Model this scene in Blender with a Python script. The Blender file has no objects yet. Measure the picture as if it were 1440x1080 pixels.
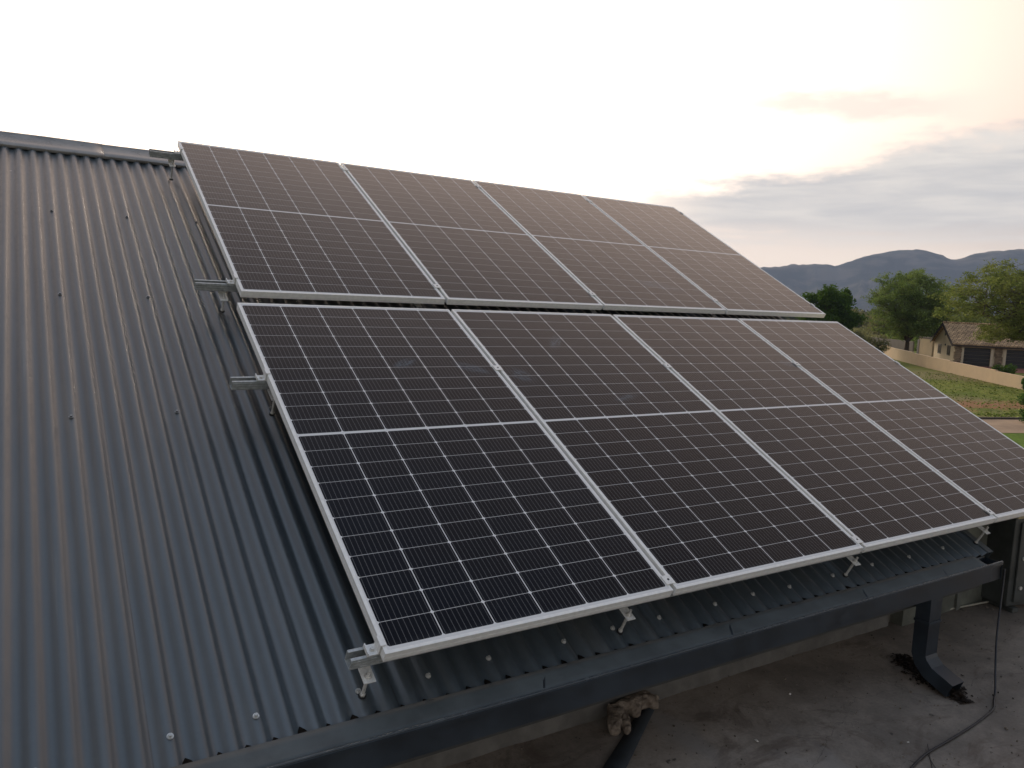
import bpy, bmesh, math, random
from mathutils import Vector, Matrix, noise
R = math.radians
PITCH = R(27.3)
scene = bpy.context.scene
C = scene.collection

# ------------------------------------------------------------------ camera
cam_data = bpy.data.cameras.new("camera")
cam = bpy.data.objects.new("camera", cam_data)
C.objects.link(cam)
cam_data.sensor_width = 36.0
cam_data.lens = 27.26
cam_data.clip_start = 0.05
cam_data.clip_end = 30000
_right = Vector((0.8468, -0.5301, 0.0432)).normalized()
_fwd = Vector((0.5313, 0.8398, -0.1115)).normalized()
_right = (_right - _fwd * _right.dot(_fwd)).normalized()
_up = _right.cross(_fwd)
m = Matrix((_right, _up, -_fwd)).transposed().to_4x4()
m.translation = Vector((-0.8652, -1.989, 1.0433))
cam.matrix_world = m
scene.camera = cam

# ------------------------------------------------------------------ exposure
scene.view_settings.view_transform = 'Standard'
scene.view_settings.look = 'None'
scene.view_settings.exposure = 0.85
scene.view_settings.gamma = 1.0

SUN_AZ, SUN_EL = R(70), R(16)      # azimuth counter-clockwise from +X


# ------------------------------------------------------------------ tiny node language
class NT:
    def __init__(s, tree):
        s.t = tree

    def n(s, typ, **kw):
        nd = s.t.nodes.new(typ)
        for k, v in kw.items():
            setattr(nd, k, v)
        return nd

    def set(s, sock, v):
        if isinstance(v, bpy.types.NodeSocket):
            s.t.links.new(v, sock)
        else:
            sock.default_value = v

    def m(s, op, a, b=None, c=None, clamp=False):
        nd = s.n('ShaderNodeMath', operation=op)
        nd.use_clamp = clamp
        s.set(nd.inputs[0], a)
        if b is not None: s.set(nd.inputs[1], b)
        if c is not None: s.set(nd.inputs[2], c)
        return nd.outputs[0]

    def mr(s, v, a, b, c=0.0, d=1.0, smooth=True):
        nd = s.n('ShaderNodeMapRange')
        if smooth: nd.interpolation_type = 'SMOOTHSTEP'
        for i, x in enumerate((v, a, b, c, d)):
            s.set(nd.inputs[i], x)
        return nd.outputs[0]

    def mix(s, f, a, b, mode='MIX'):
        nd = s.n('ShaderNodeMix', data_type='RGBA', blend_type=mode)
        s.set(nd.inputs[0], f)
        s.set(nd.inputs[6], a if isinstance(a, bpy.types.NodeSocket) else (*a, 1)[:4])
        s.set(nd.inputs[7], b if isinstance(b, bpy.types.NodeSocket) else (*b, 1)[:4])
        return nd.outputs[2]

    def noise(s, vec, scale, detail=4, rough=.55, dist=0.0):
        nd = s.n('ShaderNodeTexNoise')
        s.set(nd.inputs['Vector'], vec)
        nd.inputs['Scale'].default_value = scale
        nd.inputs['Detail'].default_value = detail
        nd.inputs['Roughness'].default_value = rough
        nd.inputs['Distortion'].default_value = dist
        return nd.outputs[0]

    def vor(s, vec, scale, out=0, rnd=1.0):
        nd = s.n('ShaderNodeTexVoronoi')
        s.set(nd.inputs['Vector'], vec)
        nd.inputs['Scale'].default_value = scale
        nd.inputs['Randomness'].default_value = rnd
        return nd.outputs[out]

    def vmul(s, v, k):
        nd = s.n('ShaderNodeVectorMath', operation='MULTIPLY')
        s.set(nd.inputs[0], v); s.set(nd.inputs[1], k)
        return nd.outputs[0]

    def xyz(s, v):
        nd = s.n('ShaderNodeSeparateXYZ'); s.set(nd.inputs[0], v)
        return nd.outputs

    def comb(s, x, y, z):
        nd = s.n('ShaderNodeCombineXYZ')
        s.set(nd.inputs[0], x); s.set(nd.inputs[1], y); s.set(nd.inputs[2], z)
        return nd.outputs[0]

    def scale(s, col, k):
        nd = s.n('ShaderNodeVectorMath', operation='SCALE')
        s.set(nd.inputs[0], col); s.set(nd.inputs['Scale'], k)
        return nd.outputs[0]

    def add(s, a, b):
        nd = s.n('ShaderNodeVectorMath', operation='ADD')
        s.set(nd.inputs[0], a); s.set(nd.inputs[1], b)
        return nd.outputs[0]


# ------------------------------------------------------------------ world: overcast evening sky
w = bpy.data.worlds.new("World")
scene.world = w
w.use_nodes = True
w.node_tree.nodes.clear()
T = NT(w.node_tree)
tc = T.n('ShaderNodeTexCoord')
X, Y, Z = T.xyz(tc.outputs['Generated'])
DEG = 180 / math.pi
el = T.m('MULTIPLY', T.m('ARCSINE', Z), DEG)
az = T.m('MULTIPLY', T.m('ARCTAN2', Y, X), DEG)
daz = T.m('SUBTRACT', az, math.degrees(SUN_AZ))
daz = T.m('SUBTRACT', T.m('MODULO', T.m('ADD', daz, 540.0), 360.0), 180.0)
dl = T.m('SUBTRACT', el, 15.0)
q = T.m('ADD', T.m('POWER', T.m('DIVIDE', daz, 34.0), 2.0), T.m('POWER', T.m('DIVIDE', dl, 13.0), 2.0))
glow = T.m('EXPONENT', T.m('MULTIPLY', q, -1.0))
q2 = T.m('ADD', T.m('POWER', T.m('DIVIDE', daz, 55.0), 2.0), T.m('POWER', T.m('DIVIDE', T.m('SUBTRACT', el, 20.0), 27.5), 2.0))
glow2 = T.m('EXPONENT', T.m('MULTIPLY', q2, -1.0))
sky = T.n('ShaderNodeTexSky')
sky.sky_type = 'NISHITA'
sky.sun_disc = False
sky.sun_elevation = SUN_EL
sky.sun_rotation = R(90) - SUN_AZ
sky.dust_density = 3.0
base_up = T.mr(el, 18.0, 85.0, 1.0, 0.0)
deck = T.mix(base_up, (0.225, 0.285, 0.375), (0.026, 0.029, 0.033))
col = T.add(deck, T.scale(sky.outputs[0], 0.012))
col = T.add(col, T.vmul(T.comb(glow2, glow2, glow2), (1.03, 0.72, 0.52)))
col = T.add(col, T.vmul(T.comb(glow, glow, glow), (0.62, 0.61, 0.57)))
# cloud bank low on the right: its upper edge rises away from the glow
dirv = T.comb(T.m('MULTIPLY', az, 0.075), T.m('MULTIPLY', el, 0.24), 3.0)
n1 = T.noise(dirv, 1.3, 6, .55, .3)
n2 = T.noise(dirv, 3.5, 5, .6)
n3 = T.noise(T.vmul(dirv, (1.0, 2.6, 1.0)), 1.6, 5, .6, .4)
edge = T.m('ADD', 7.6, T.m('MULTIPLY', T.m('SUBTRACT', 52.0, az), 0.15))
d1 = T.m('ADD', T.m('SUBTRACT', edge, el), T.m('ADD', T.m('MULTIPLY', T.m('SUBTRACT', n1, 0.5), 5.0), T.m('MULTIPLY', T.m('SUBTRACT', n2, 0.5), 2.4)))
bank = T.mr(d1, -0.3, 1.1)
side = T.mr(T.m('ABSOLUTE', T.m('SUBTRACT', az, 64.0)), 8.0, 22.0)
bank = T.m('MULTIPLY', bank, side)
low = T.mr(T.m('ADD', el, T.m('MULTIPLY', T.m('SUBTRACT', n3, .5), 4.0)), 3.0, 6.5)
bank = T.m('MULTIPLY', bank, T.mr(low, 0.0, 1.0, 0.35, 1.0))
# thin streak
s_el = T.m('ADD', T.m('ABSOLUTE', T.m('SUBTRACT', el, T.m('ADD', 13.4, T.m('MULTIPLY', T.m('SUBTRACT', az, 36.0), 0.06)))), T.m('MULTIPLY', T.m('SUBTRACT', n2, .5), 2.6))
s_az = T.m('ABSOLUTE', T.m('SUBTRACT', az, 36.0))
streak = T.m('MULTIPLY', T.m('MULTIPLY', T.mr(s_el, 0.1, 1.3, 1.0, 0.0), T.mr(s_az, 3.0, 10.0, 1.0, 0.0)), 0.75)
ctone = T.mr(n3, .3, .7)
ccol = T.mix(ctone, (0.38, 0.375, 0.37), (0.515, 0.485, 0.445))
col = T.mix(T.m('MULTIPLY', bank, 0.93), col, ccol)
col = T.mix(streak, col, (0.56, 0.50, 0.44))
hor = T.mr(el, 7.0, 1.0, 0.0, 0.75)
hor = T.m('MULTIPLY', hor, T.m('MULTIPLY', side, T.mr(n1, .35, .6, .6, 1.0)))
col = T.mix(hor, col, (0.92, 0.77, 0.62))
ground_m = T.mr(el, -3.0, 0.0, 0.0, 1.0)
col = T.mix(ground_m, (0.09, 0.085, 0.07), col)
bg = T.n('ShaderNodeBackground')
T.set(bg.inputs[0], col)
bg.inputs[1].default_value = 1.0
wo = T.n('ShaderNodeOutputWorld')
w.node_tree.links.new(bg.outputs[0], wo.inputs[0])

# ------------------------------------------------------------------ sun (veiled)
sd = bpy.data.lights.new("sun", 'SUN')
sd.energy = 1.8
sd.angle = R(24)
sd.color = (1.0, 0.86, 0.70)
so = bpy.data.objects.new("sun", sd)
C.objects.link(so)
sv = Vector((math.cos(SUN_EL) * math.cos(SUN_AZ), math.cos(SUN_EL) * math.sin(SUN_AZ), math.sin(SUN_EL)))
so.rotation_euler = sv.to_track_quat('Z', 'Y').to_euler()


# ------------------------------------------------------------------ mesh builder and object helpers
class MB:
    def __init__(s):
        s.v = []; s.f = []

    def add(s, vs, fs):
        o = len(s.v)
        s.v += [tuple(p) for p in vs]
        s.f += [tuple(i + o for i in f) for f in fs]
        return s

    def box(s, x0, x1, y0, y1, z0, z1, M=None):
        vs = [Vector(p) for p in ((x0, y0, z0), (x1, y0, z0), (x1, y1, z0), (x0, y1, z0), (x0, y0, z1), (x1, y0, z1), (x1, y1, z1), (x0, y1, z1))]
        if M: vs = [M @ p for p in vs]
        return s.add(vs, [(0, 3, 2, 1), (4, 5, 6, 7), (0, 1, 5, 4), (1, 2, 6, 5), (2, 3, 7, 6), (3, 0, 4, 7)])

    def cyl(s, p0, p1, r0, n=12, r1=None):
        p0 = Vector(p0); p1 = Vector(p1); r1 = r0 if r1 is None else r1
        d = (p1 - p0).normalized()
        a = d.orthogonal().normalized(); b = d.cross(a)
        vs = []
        for p, r in ((p0, r0), (p1, r1)):
            for i in range(n):
                t = 2 * math.pi * i / n
                vs.append(p + a * (r * math.cos(t)) + b * (r * math.sin(t)))
        fs = [(i, (i + 1) % n, n + (i + 1) % n, n + i) for i in range(n)]
        fs += [tuple(range(n - 1, -1, -1)), tuple(range(n, 2 * n))]
        return s.add(vs, fs)

    def tube(s, pts, rad, n=8):
        pts = [Vector(p) for p in pts]
        if not hasattr(rad, '__len__'): rad = [rad] * len(pts)
        vs = []; a = None
        for i, p in enumerate(pts):
            d = (pts[min(i + 1, len(pts) - 1)] - pts[max(i - 1, 0)]).normalized()
            a = (a - d * a.dot(d)).normalized() if a else d.orthogonal().normalized()
            b = d.cross(a)
            for k in range(n):
                t = 2 * math.pi * k / n
                vs.append(p + a * (rad[i] * math.cos(t)) + b * (rad[i] * math.sin(t)))
        fs = []
        for i in range(len(pts) - 1):
            for k in range(n):
                fs.append((i * n + k, i * n + (k + 1) % n, (i + 1) * n + (k + 1) % n, (i + 1) * n + k))
        fs.append(tuple(range(n - 1, -1, -1)))
        fs.append(tuple((len(pts) - 1) * n + k for k in range(n)))
        return s.add(vs, fs)

    def prism(s, poly, x0, x1, axis='x'):
        """polygon of (a,b) extruded along axis x: vertices (x,a,b)"""
        n = len(poly)
        vs = [(x0, a, b) for a, b in poly] + [(x1, a, b) for a, b in poly]
        fs = [(i, (i + 1) % n, n + (i + 1) % n, n + i) for i in range(n)]
        fs += [tuple(range(n - 1, -1, -1)), tuple(range(n, 2 * n))]
        return s.add(vs, fs)

    def build(s, name, mat, parent=None, smooth=False, bevel=0.0, fix=True, autosmooth=None):
        me = bpy.data.meshes.new(name)
        me.from_pydata(s.v, [], s.f)
        if fix:
            bm = bmesh.new(); bm.from_mesh(me)
            bmesh.ops.recalc_face_normals(bm, faces=bm.faces)
            bm.to_mesh(me); bm.free()
        me.materials.append(mat)
        if smooth:
            for p in me.polygons: p.use_smooth = True
            if autosmooth: me.set_sharp_from_angle(angle=R(autosmooth))
        o = bpy.data.objects.new(name, me)
        C.objects.link(o)
        if parent: o.parent = parent
        if bevel:
            b = o.modifiers.new('bevel', 'BEVEL'); b.width = bevel; b.segments = 2; b.limit_method = 'ANGLE'
        return o


def thing(name, label, cat, loc=(0, 0, 0), rot=(0, 0, 0), group=None):
    o = bpy.data.objects.new(name, None)
    o.empty_display_size = 0.1
    C.objects.link(o)
    o.location = loc; o.rotation_euler = rot
    o['label'] = label; o['category'] = cat
    if group: o['group'] = group
    return o


def tag(o, label=None, cat=None, group=None, kind=None):
    if label: o['label'] = label
    if cat: o['category'] = cat
    if group: o['group'] = group
    if kind: o['kind'] = kind
    return o


def structure(name, mb, mat, **kw):
    return tag(mb.build(name, mat, **kw), kind='structure')


# ------------------------------------------------------------------ materials
def new_mat(name):
    mt = bpy.data.materials.new(name)
    mt.use_nodes = True
    nt = mt.node_tree
    b = nt.nodes['Principled BSDF']
    t = NT(nt)
    co = t.n('ShaderNodeTexCoord').outputs['Object']
    return mt, t, b, co


def P(t, b, **kw):
    names = dict(col='Base Color', rough='Roughness', metal='Metallic', spec='Specular IOR Level', coat='Coat Weight',
                 coatr='Coat Roughness', ior='IOR', coatior='Coat IOR', sub='Subsurface Weight', trans='Transmission Weight')
    for k, v in kw.items():
        if k == 'col' and not isinstance(v, bpy.types.NodeSocket): v = (*v, 1)[:4]
        t.set(b.inputs[names[k]], v)


def bump(t, b, h, strength=.3, dist=.01):
    nd = t.n('ShaderNodeBump')
    nd.inputs['Strength'].default_value = strength
    nd.inputs['Distance'].default_value = dist
    t.set(nd.inputs['Height'], h)
    t.t.links.new(nd.outputs[0], b.inputs['Normal'])


def simple(name, col, rough=.5, metal=0.0, var=.2, scale=20.0, bmp=0.0, spec=.5):
    mt, t, b, co = new_mat(name)
    n = t.noise(co, scale, 5, .6)
    k = t.mr(n, .3, .7, 1 - var, 1 + var)
    c = t.scale(t.comb(*col), k)
    P(t, b, col=c, rough=t.mr(n, .3, .7, max(rough - .08, .02), min(rough + .08, 1)), metal=metal, spec=spec)
    if bmp: bump(t, b, n, bmp)
    return mt


# painted corrugated steel: blue-grey, dusty, weathered streaks, small white splashes
def roof_paint():
    mt, t, b, co = new_mat('painted_steel_roof')
    x, y, z = t.xyz(co)
    big = t.noise(t.vmul(co, (1.0, .35, 1)), 1.6, 4, .55)
    streak = t.noise(t.vmul(co, (26, 1.1, 1)), 1.0, 5, .6, .2)
    fine = t.noise(co, 60, 4, .6)
    k = t.m('ADD', t.mr(big, .3, .7, .88, 1.12), t.m('ADD', t.mr(streak, .3, .7, -.09, .09), t.mr(fine, .3, .7, -.05, .05)))
    c = t.scale(t.comb(.053, .067, .077), k)
    # dust film, browner and lighter
    dust = t.mr(t.noise(t.vmul(co, (5, .8, 1)), 1.3, 6, .65), .48, .72, 0, .22)
    c = t.mix(dust, c, (.15, .14, .125))
    # dark drip scuffs low on the sheets
    sc = t.mr(t.noise(t.vmul(co, (38, 3.2, 1)), 1.0, 3, .5), .70, .76, 0, .55)
    sc = t.m('MULTIPLY', sc, t.mr(y, .9, .2, 0, 1))
    c = t.mix(sc, c, (.045, .05, .055))
    # side laps every ten corrugations hold a line of dirt and a rusty bleed below the screws
    lap = t.m('ABSOLUTE', t.m('SUBTRACT', t.m('FRACT', t.m('DIVIDE', t.m('ADD', x, .95), .6858)), .5))
    lapm = t.m('MULTIPLY', t.m('LESS_THAN', lap, .0028), t.mr(t.noise(t.vmul(co, (1, 6, 1)), 1.4, 4, .6), .35, .6, .3, .9))
    c = t.mix(lapm, c, (.03, .03, .03))
    run = t.mr(t.noise(t.vmul(co, (30, .55, 1)), 1.0, 6, .65), .60, .78, 0, .5)
    c = t.mix(run, c, (.075, .080, .083))
    pale_r = t.mr(t.noise(t.add(t.vmul(co, (22, .8, 1)), t.comb(7.0, 3.0, 0.0)), 1.0, 5, .6), .60, .75, 0, .45)
    c = t.mix(pale_r, c, (.15, .155, .155))
    # white specks
    v = t.n('ShaderNodeTexVoronoi'); t.set(v.inputs['Vector'], co); v.inputs['Scale'].default_value = 11
    vc = t.xyz(v.outputs['Color'])
    sz = t.m('MULTIPLY', t.m('POWER', vc[0], 3.0), .05)
    sp = t.m('MULTIPLY', t.m('LESS_THAN', v.outputs['Distance'], sz), t.m('GREATER_THAN', vc[1], .72))
    c = t.mix(t.m('MULTIPLY', sp, .75), c, (.5, .5, .48))
    P(t, b, col=c, rough=t.mr(fine, .3, .7, .31, .41), spec=1.0)
    h = t.m('ADD', t.m('MULTIPLY', t.noise(t.vmul(co, (6, 1.2, 1)), 1.5, 3, .5), 1.0), t.m('MULTIPLY', fine, .02))
    bump(t, b, h, .2, .003)
    return mt


def pv_laminate(marks=()):
    """half-cut cells: 6 columns x 22 rows, silver fingers, white gaps, behind glass"""
    mt, t, b, co = new_mat('pv_cells_under_glass')
    x, y, z = t.xyz(co)
    W, H = 1.134, 2.094
    px, mx = .184, (W - 6 * .184) / 2
    cellw, cellh = .0902, .0455          # half sizes
    py = .0925
    halfgap = .0065
    cx = t.m('DIVIDE', t.m('SUBTRACT', x, mx), px)
    fx = t.m('SUBTRACT', t.m('FRACT', cx), .5)
    dx = t.m('ABSOLUTE', t.m('MULTIPLY', fx, px))
    yy = t.m('SUBTRACT', t.m('ABSOLUTE', t.m('SUBTRACT', y, H / 2)), halfgap)
    cy = t.m('DIVIDE', yy, py)
    fy = t.m('SUBTRACT', t.m('FRACT', cy), .5)
    dy = t.m('ABSOLUTE', t.m('MULTIPLY', fy, py))
    inx = t.m('LESS_THAN', dx, cellw)
    iny = t.m('LESS_THAN', dy, cellh)
    ch = t.m('LESS_THAN', t.m('ADD', dx, dy), cellw + cellh - .0055)
    inb = t.m('MULTIPLY', t.m('GREATER_THAN', yy, 0.0), t.m('LESS_THAN', yy, 11 * py))
    inc = t.m('MULTIPLY', t.m('GREATER_THAN', cx, 0.0), t.m('LESS_THAN', cx, 6.0))
    cell = t.m('MULTIPLY', t.m('MULTIPLY', inx, iny), t.m('MULTIPLY', t.m('MULTIPLY', ch, inb), inc))
    # ribbons along the slope, ten to a cell
    rb = t.m('ABSOLUTE', t.m('SUBTRACT', t.m('FRACT', t.m('MULTIPLY', t.m('ADD', fx, .5), 10.0)), .5))
    rib = t.m('LESS_THAN', rb, .033)
    # fine fingers only tint: per-cell tone
    cid = t.comb(t.m('FLOOR', cx), t.m('FLOOR', t.m('DIVIDE', t.m('SUBTRACT', y, H / 2), py)), 0.0)
    oi = t.n('ShaderNodeObjectInfo').outputs['Random']
    wn = t.n('ShaderNodeTexWhiteNoise'); wn.noise_dimensions = '4D'
    t.set(wn.inputs['Vector'], cid); t.set(wn.inputs['W'], oi)
    rnd = wn.outputs[0]
    cc = t.mix(rnd, (.0002, .0005, .0022), (.0014, .0006, .0009))
    cc = t.mix(t.m('MULTIPLY', rib, .8), cc, (.22, .22, .225))
    back = (.74, .74, .74)
    c = t.mix(cell, back, cc)
    # dust and dried water smears on the glass
    n1 = t.noise(t.add(co, t.comb(t.m('MULTIPLY', oi, 31.0), t.m('MULTIPLY', oi, 17.0), 0.0)), 2.2, 6, .65, .6)
    n2 = t.noise(t.vmul(co, (9, 3, 1)), 4, 5, .7, 1.0)
    smear = t.m('MULTIPLY', t.mr(n1, .60, .74, 0, 1), t.mr(n2, .52, .68, 0, 1))
    n4 = t.noise(co, 180, 3, .6)
    dustf = t.m('ADD', t.m('MULTIPLY', smear, .10), t.m('ADD', t.mr(n1, .3, .7, .000, .006), t.mr(n4, .55, .75, 0, .004)))
    # dirt collected against the lower frame
    lowd = t.m('MULTIPLY', t.mr(y, .05, .012, 0, .05), t.mr(n2, .35, .7, .3, 1))
    dustf = t.m('ADD', dustf, lowd)
    c = t.mix(dustf, c, (.34, .37, .40))
    for (mx_, my_, rx_, ry_, an_) in marks:
        ca, sa = math.cos(an_), math.sin(an_)
        ux = t.m('SUBTRACT', x, mx_); uy = t.m('SUBTRACT', y, my_)
        ua = t.m('DIVIDE', t.m('ADD', t.m('MULTIPLY', ux, ca), t.m('MULTIPLY', uy, sa)), rx_)
        ub = t.m('DIVIDE', t.m('SUBTRACT', t.m('MULTIPLY', uy, ca), t.m('MULTIPLY', ux, sa)), ry_)
        rr = t.m('SQRT', t.m('ADD', t.m('MULTIPLY', ua, ua), t.m('MULTIPLY', ub, ub)))
        nz = t.noise(t.comb(t.m('MULTIPLY', ua, .8), t.m('MULTIPLY', ub, 5.0), my_ * 7), 2.6, 5, .65, 1.2)
        mk = t.m('MULTIPLY', t.mr(rr, .2, 1.0, 1, 0), t.mr(nz, .45, .62, 0, .60))
        c = t.mix(mk, c, (.16, .22, .28))
    P(t, b, col=c, rough=t.mr(cell, 0, 1, .6, .30), spec=.05, coat=1.0, coatior=1.185,
      coatr=t.m('ADD', .10, t.m('MULTIPLY', smear, .25)))
    film = t.mix(t.mr(t.noise(t.add(co, t.comb(t.m('MULTIPLY', oi, 9.0), 0.0, 0.0)), 1.3, 3, .5, .3), .40, .60), (1.0, .50, .36), (.40, .58, 1.0))
    lw_ = t.n('ShaderNodeLayerWeight'); lw_.inputs[0].default_value = .5
    # the nitride film on the cells turns from blue to plum at a slant, as thin films do
    slant = t.mix(t.mr(lw_.outputs['Facing'], .34, .52), (.15, .35, 1.0), (1.0, .36, .30))
    film = t.mix(.3, slant, film)
    t.set(b.inputs['Specular Tint'], film)
    return mt


def concrete(name='weathered_concrete', base=(.25, .210, .176)):
    mt, t, b, co = new_mat(name)
    a = t.noise(co, 1.1, 6, .6, .5)
    bb = t.noise(co, 5.5, 6, .65, .3)
    f = t.noise(co, 70, 4, .7)
    k = t.m('MULTIPLY', t.mr(a, .3, .7, .62, 1.3), t.m('MULTIPLY', t.mr(bb, .3, .7, .82, 1.15), t.mr(f, .3, .7, .9, 1.1)))
    c = t.scale(t.comb(*base), k)
    stain = t.mr(t.noise(t.vmul(co, (1, 1.6, 1)), 2.1, 6, .7, 1.2), .50, .66, 0, .55)
    c = t.mix(stain, c, (.080, .052, .038))
    spot = t.mr(t.noise(co, 13, 4, .6), .66, .72, 0, .8)
    c = t.mix(spot, c, (.045, .038, .033))
    pale = t.mr(t.noise(t.vmul(co, (1.3, .7, 1)), 1.7, 4, .5, .5), .58, .72, 0, .6)
    c = t.mix(pale, c, (.29, .265, .245))
    v = t.n('ShaderNodeTexVoronoi'); v.feature = 'DISTANCE_TO_EDGE'
    t.set(v.inputs['Vector'], t.add(co, t.vmul(t.comb(bb, a, 0.0), (.5, .5, 0)))); v.inputs['Scale'].default_value = .9
    crack = t.mr(v.outputs[0], .0, .0022, .5, 0)
    c = t.mix(crack, c, (.03, .027, .025))
    P(t, b, col=c, rough=t.mr(bb, .3, .7, .6, .85), spec=.35)
    bump(t, b, t.m('ADD', t.m('MULTIPLY', bb, .6), t.m('MULTIPLY', f, .25)), .5, .012)
    return mt


MAT = {}
MAT['roof'] = roof_paint()
MAT['pv'] = pv_laminate()
SMEARS = {(0, 0): [(1.00, 1.50, .13, .05, -.5), (.66, 1.55, .10, .04, .5)],
          (0, 1): [(.10, 1.43, .10, .07, -.9), (.50, 1.75, .12, .05, .8), (.62, 1.20, .12, .03, .2)],
          (0, 2): [(1.06, 1.50, .10, .05, -.4)],
          (1, 2): [(.72, .34, .26, .08, -.25)]}
MAT['ridge'] = simple('pale_ridge_steel', (.25, .24, .23), .33, 0, .22, 7, .03)  # ridge cap steel, paler than the roof sheets
MAT['alu'] = simple('anodised_aluminium', (.84, .84, .82), .40, .12, .06, 40)
MAT['clamp'] = simple('pressed_aluminium', (.78, .78, .76), .42, .2, .10, 90)
MAT['galv'] = simple('galvanised_steel', (.42, .44, .44), .42, .4, .22, 55, .05)
MAT['zinc'] = simple('zinc_bolt', (.66, .65, .62), .35, .4, .15, 120)
MAT['screw'] = simple('weathered_screw', (.55, .55, .53), .4, .4, .25, 120)
MAT['rim'] = simple('rolled_steel_rim', (.06, .07, .08), .24, .3, .2, 9)
MAT['rubber'] = simple('black_rubber', (.012, .012, .013), .7, 0, .2, 50)
MAT['gutter'] = simple('painted_gutter_steel', (.020, .028, .038), .42, 0, .35, 5, .08)
MAT['gutter_in'] = simple('dusty_gutter_inside', (.068, .080, .085), .6, 0, .25, 7, .1)
MAT['concrete'] = concrete()
MAT['plaster'] = simple('grimy_plaster', (.14, .13, .115), .85, 0, .28, 6, .4, .3)
MAT['mortar'] = simple('rough_mortar', (.14, .132, .12), .9, 0, .2, 9, .8, .3)
MAT['dark_wall'] = simple('dark_green_plaster', (.14, .145, .12), .8, 0, .35, 5, .3, .3)
MAT['cable'] = simple('black_cable_sheath', (.014, .014, .018), .45, 0, .2, 60)


# ================================================================== THE HOUSE UNDER THE PANELS
ROOF_W = -.2106            # mid plane of the sheet below the plane of the lower panels
CP = .0762                 # corrugation pitch
CREST0 = -.1821
EAVE_V = -.0575
RIDGE_V = 4.655
rotp = (PITCH, 0, 0)


def slope_pt(u, v, wv):
    return Vector((u, v * math.cos(PITCH) - wv * math.sin(PITCH), v * math.sin(PITCH) + wv * math.cos(PITCH)))


house = thing('house', 'house whose grey-blue corrugated iron roof carries the solar panels', 'house')


def corrugated(x0, x1, v0, v1, back=False):
    mb = MB()
    nper = 10
    n = int(round((x1 - x0) / CP * nper))
    # a hair-thin first and last row keep the cut edges crisp
    vrow = [v0, v0 + .0015] + [v0 + (v1 - v0) * j / 24 for j in range(1, 24)] + [v1 - .0015, v1]
    rows = len(vrow) - 1
    vs = []
    for v in vrow:
        for i in range(n + 1):
            x = x0 + (x1 - x0) * i / n
            ph = 2 * math.pi * (x - CREST0) / CP
            c = math.cos(ph)
            prof = .0085 * (c * 1.06 - .06 * math.cos(3 * ph))
            # the sheets sag and lift a little between the battens
            wob = .0003 * noise.noise(Vector((x * 1.3, v * .7, 3.1)))
            vs.append((x, v, ROOF_W + prof + wob))
    fs = []
    for j in range(rows):
        for i in range(n):
            a = j * (n + 1) + i
            fs.append((a, a + 1, a + n + 2, a + n + 1))
    mb.add(vs, fs)
    return mb


roof = corrugated(-3.23, 3.50, EAVE_V, RIDGE_V - .01).build('roof', MAT['roof'], house, smooth=True, fix=False)
roof.rotation_euler = rotp
sm = roof.modifiers.new('thickness', 'SOLIDIFY'); sm.thickness = .0012; sm.offset = -1
roof2 = corrugated(3.502, 4.52, .62, RIDGE_V - .01).build('roof_extension', MAT['roof'], house, smooth=True, fix=False)
roof2.rotation_euler = rotp
sm = roof2.modifiers.new('thickness', 'SOLIDIFY'); sm.thickness = .0012; sm.offset = -1
# back slope, the other side of the ridge
rp = slope_pt(0, RIDGE_V, ROOF_W)
mbk = MB()
nn = int(7.75 / CP * 6)
vs = []
for j in (0, 1):
    for i in range(nn + 1):
        x = -3.23 + 7.75 * i / nn
        prof = .0085 * math.cos(2 * math.pi * (x - CREST0) / CP)
        d = j * 4.6
        vs.append((x, rp.y + .02 + d * math.cos(PITCH) + prof * math.sin(PITCH), rp.z - .012 - d * math.sin(PITCH) + prof * math.cos(PITCH)))
mbk.add(vs, [(i, i + 1, nn + 2 + i, nn + 1 + i) for i in range(nn)])
mbk.build('back_roof', MAT['roof'], house, smooth=True, fix=False)

# ridge cap in lapped lengths
rc_in = RIDGE_V - 4.44


def ridge_len(x0, x1, lift):
    m_ = MB()
    cw = ROOF_W + .0095 + lift
    prof = []
    # front wing from turned-down lip to crown, then back wing (in slope frame, y=v, z=w)
    prof.append((4.437, cw - .010)); prof.append((4.440, cw + .008)); prof.append((4.452, cw + .014)); prof.append((4.49, cw + .014))
    prof.append((RIDGE_V - .03, cw + .010)); prof.append((RIDGE_V - .008, cw + .020))
    front = [(v_ * math.cos(PITCH) - w_ * math.sin(PITCH), v_ * math.sin(PITCH) + w_ * math.cos(PITCH)) for v_, w_ in prof]
    yc = front[-1][0] + .012
    pts = front + [(2 * yc - a_, b_) for a_, b_ in reversed(front)]
    nP = len(pts)
    xs = [x0 + (x1 - x0) * k / 24 for k in range(25)]
    vs_ = []
    for x in xs:
        for (a_, b_) in pts:
            wb = .003 * noise.noise(Vector((x * 2.1, a_ * 9, 1.0)))
            vs_.append((x, a_, b_ + wb))
    fs_ = []
    for i in range(24):
        for k in range(nP - 1):
            a_ = i * nP + k
            fs_.append((a_, a_ + nP, a_ + nP + 1, a_ + 1))
    m_.add(vs_, fs_)
    return m_


for (x0, x1, lf) in ((-3.25, -1.98, 0), (-2.02, -.38, .002), (-.44, 1.65, 0), (1.6, 3.1, .002), (3.05, 4.54, 0)):
    o = ridge_len(x0, x1, lf).build('ridge_cap', MAT['ridge'], house, smooth=True, fix=False, autosmooth=35)
    s_ = o.modifiers.new('thickness', 'SOLIDIFY'); s_.thickness = .0014; s_.offset = -1


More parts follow.
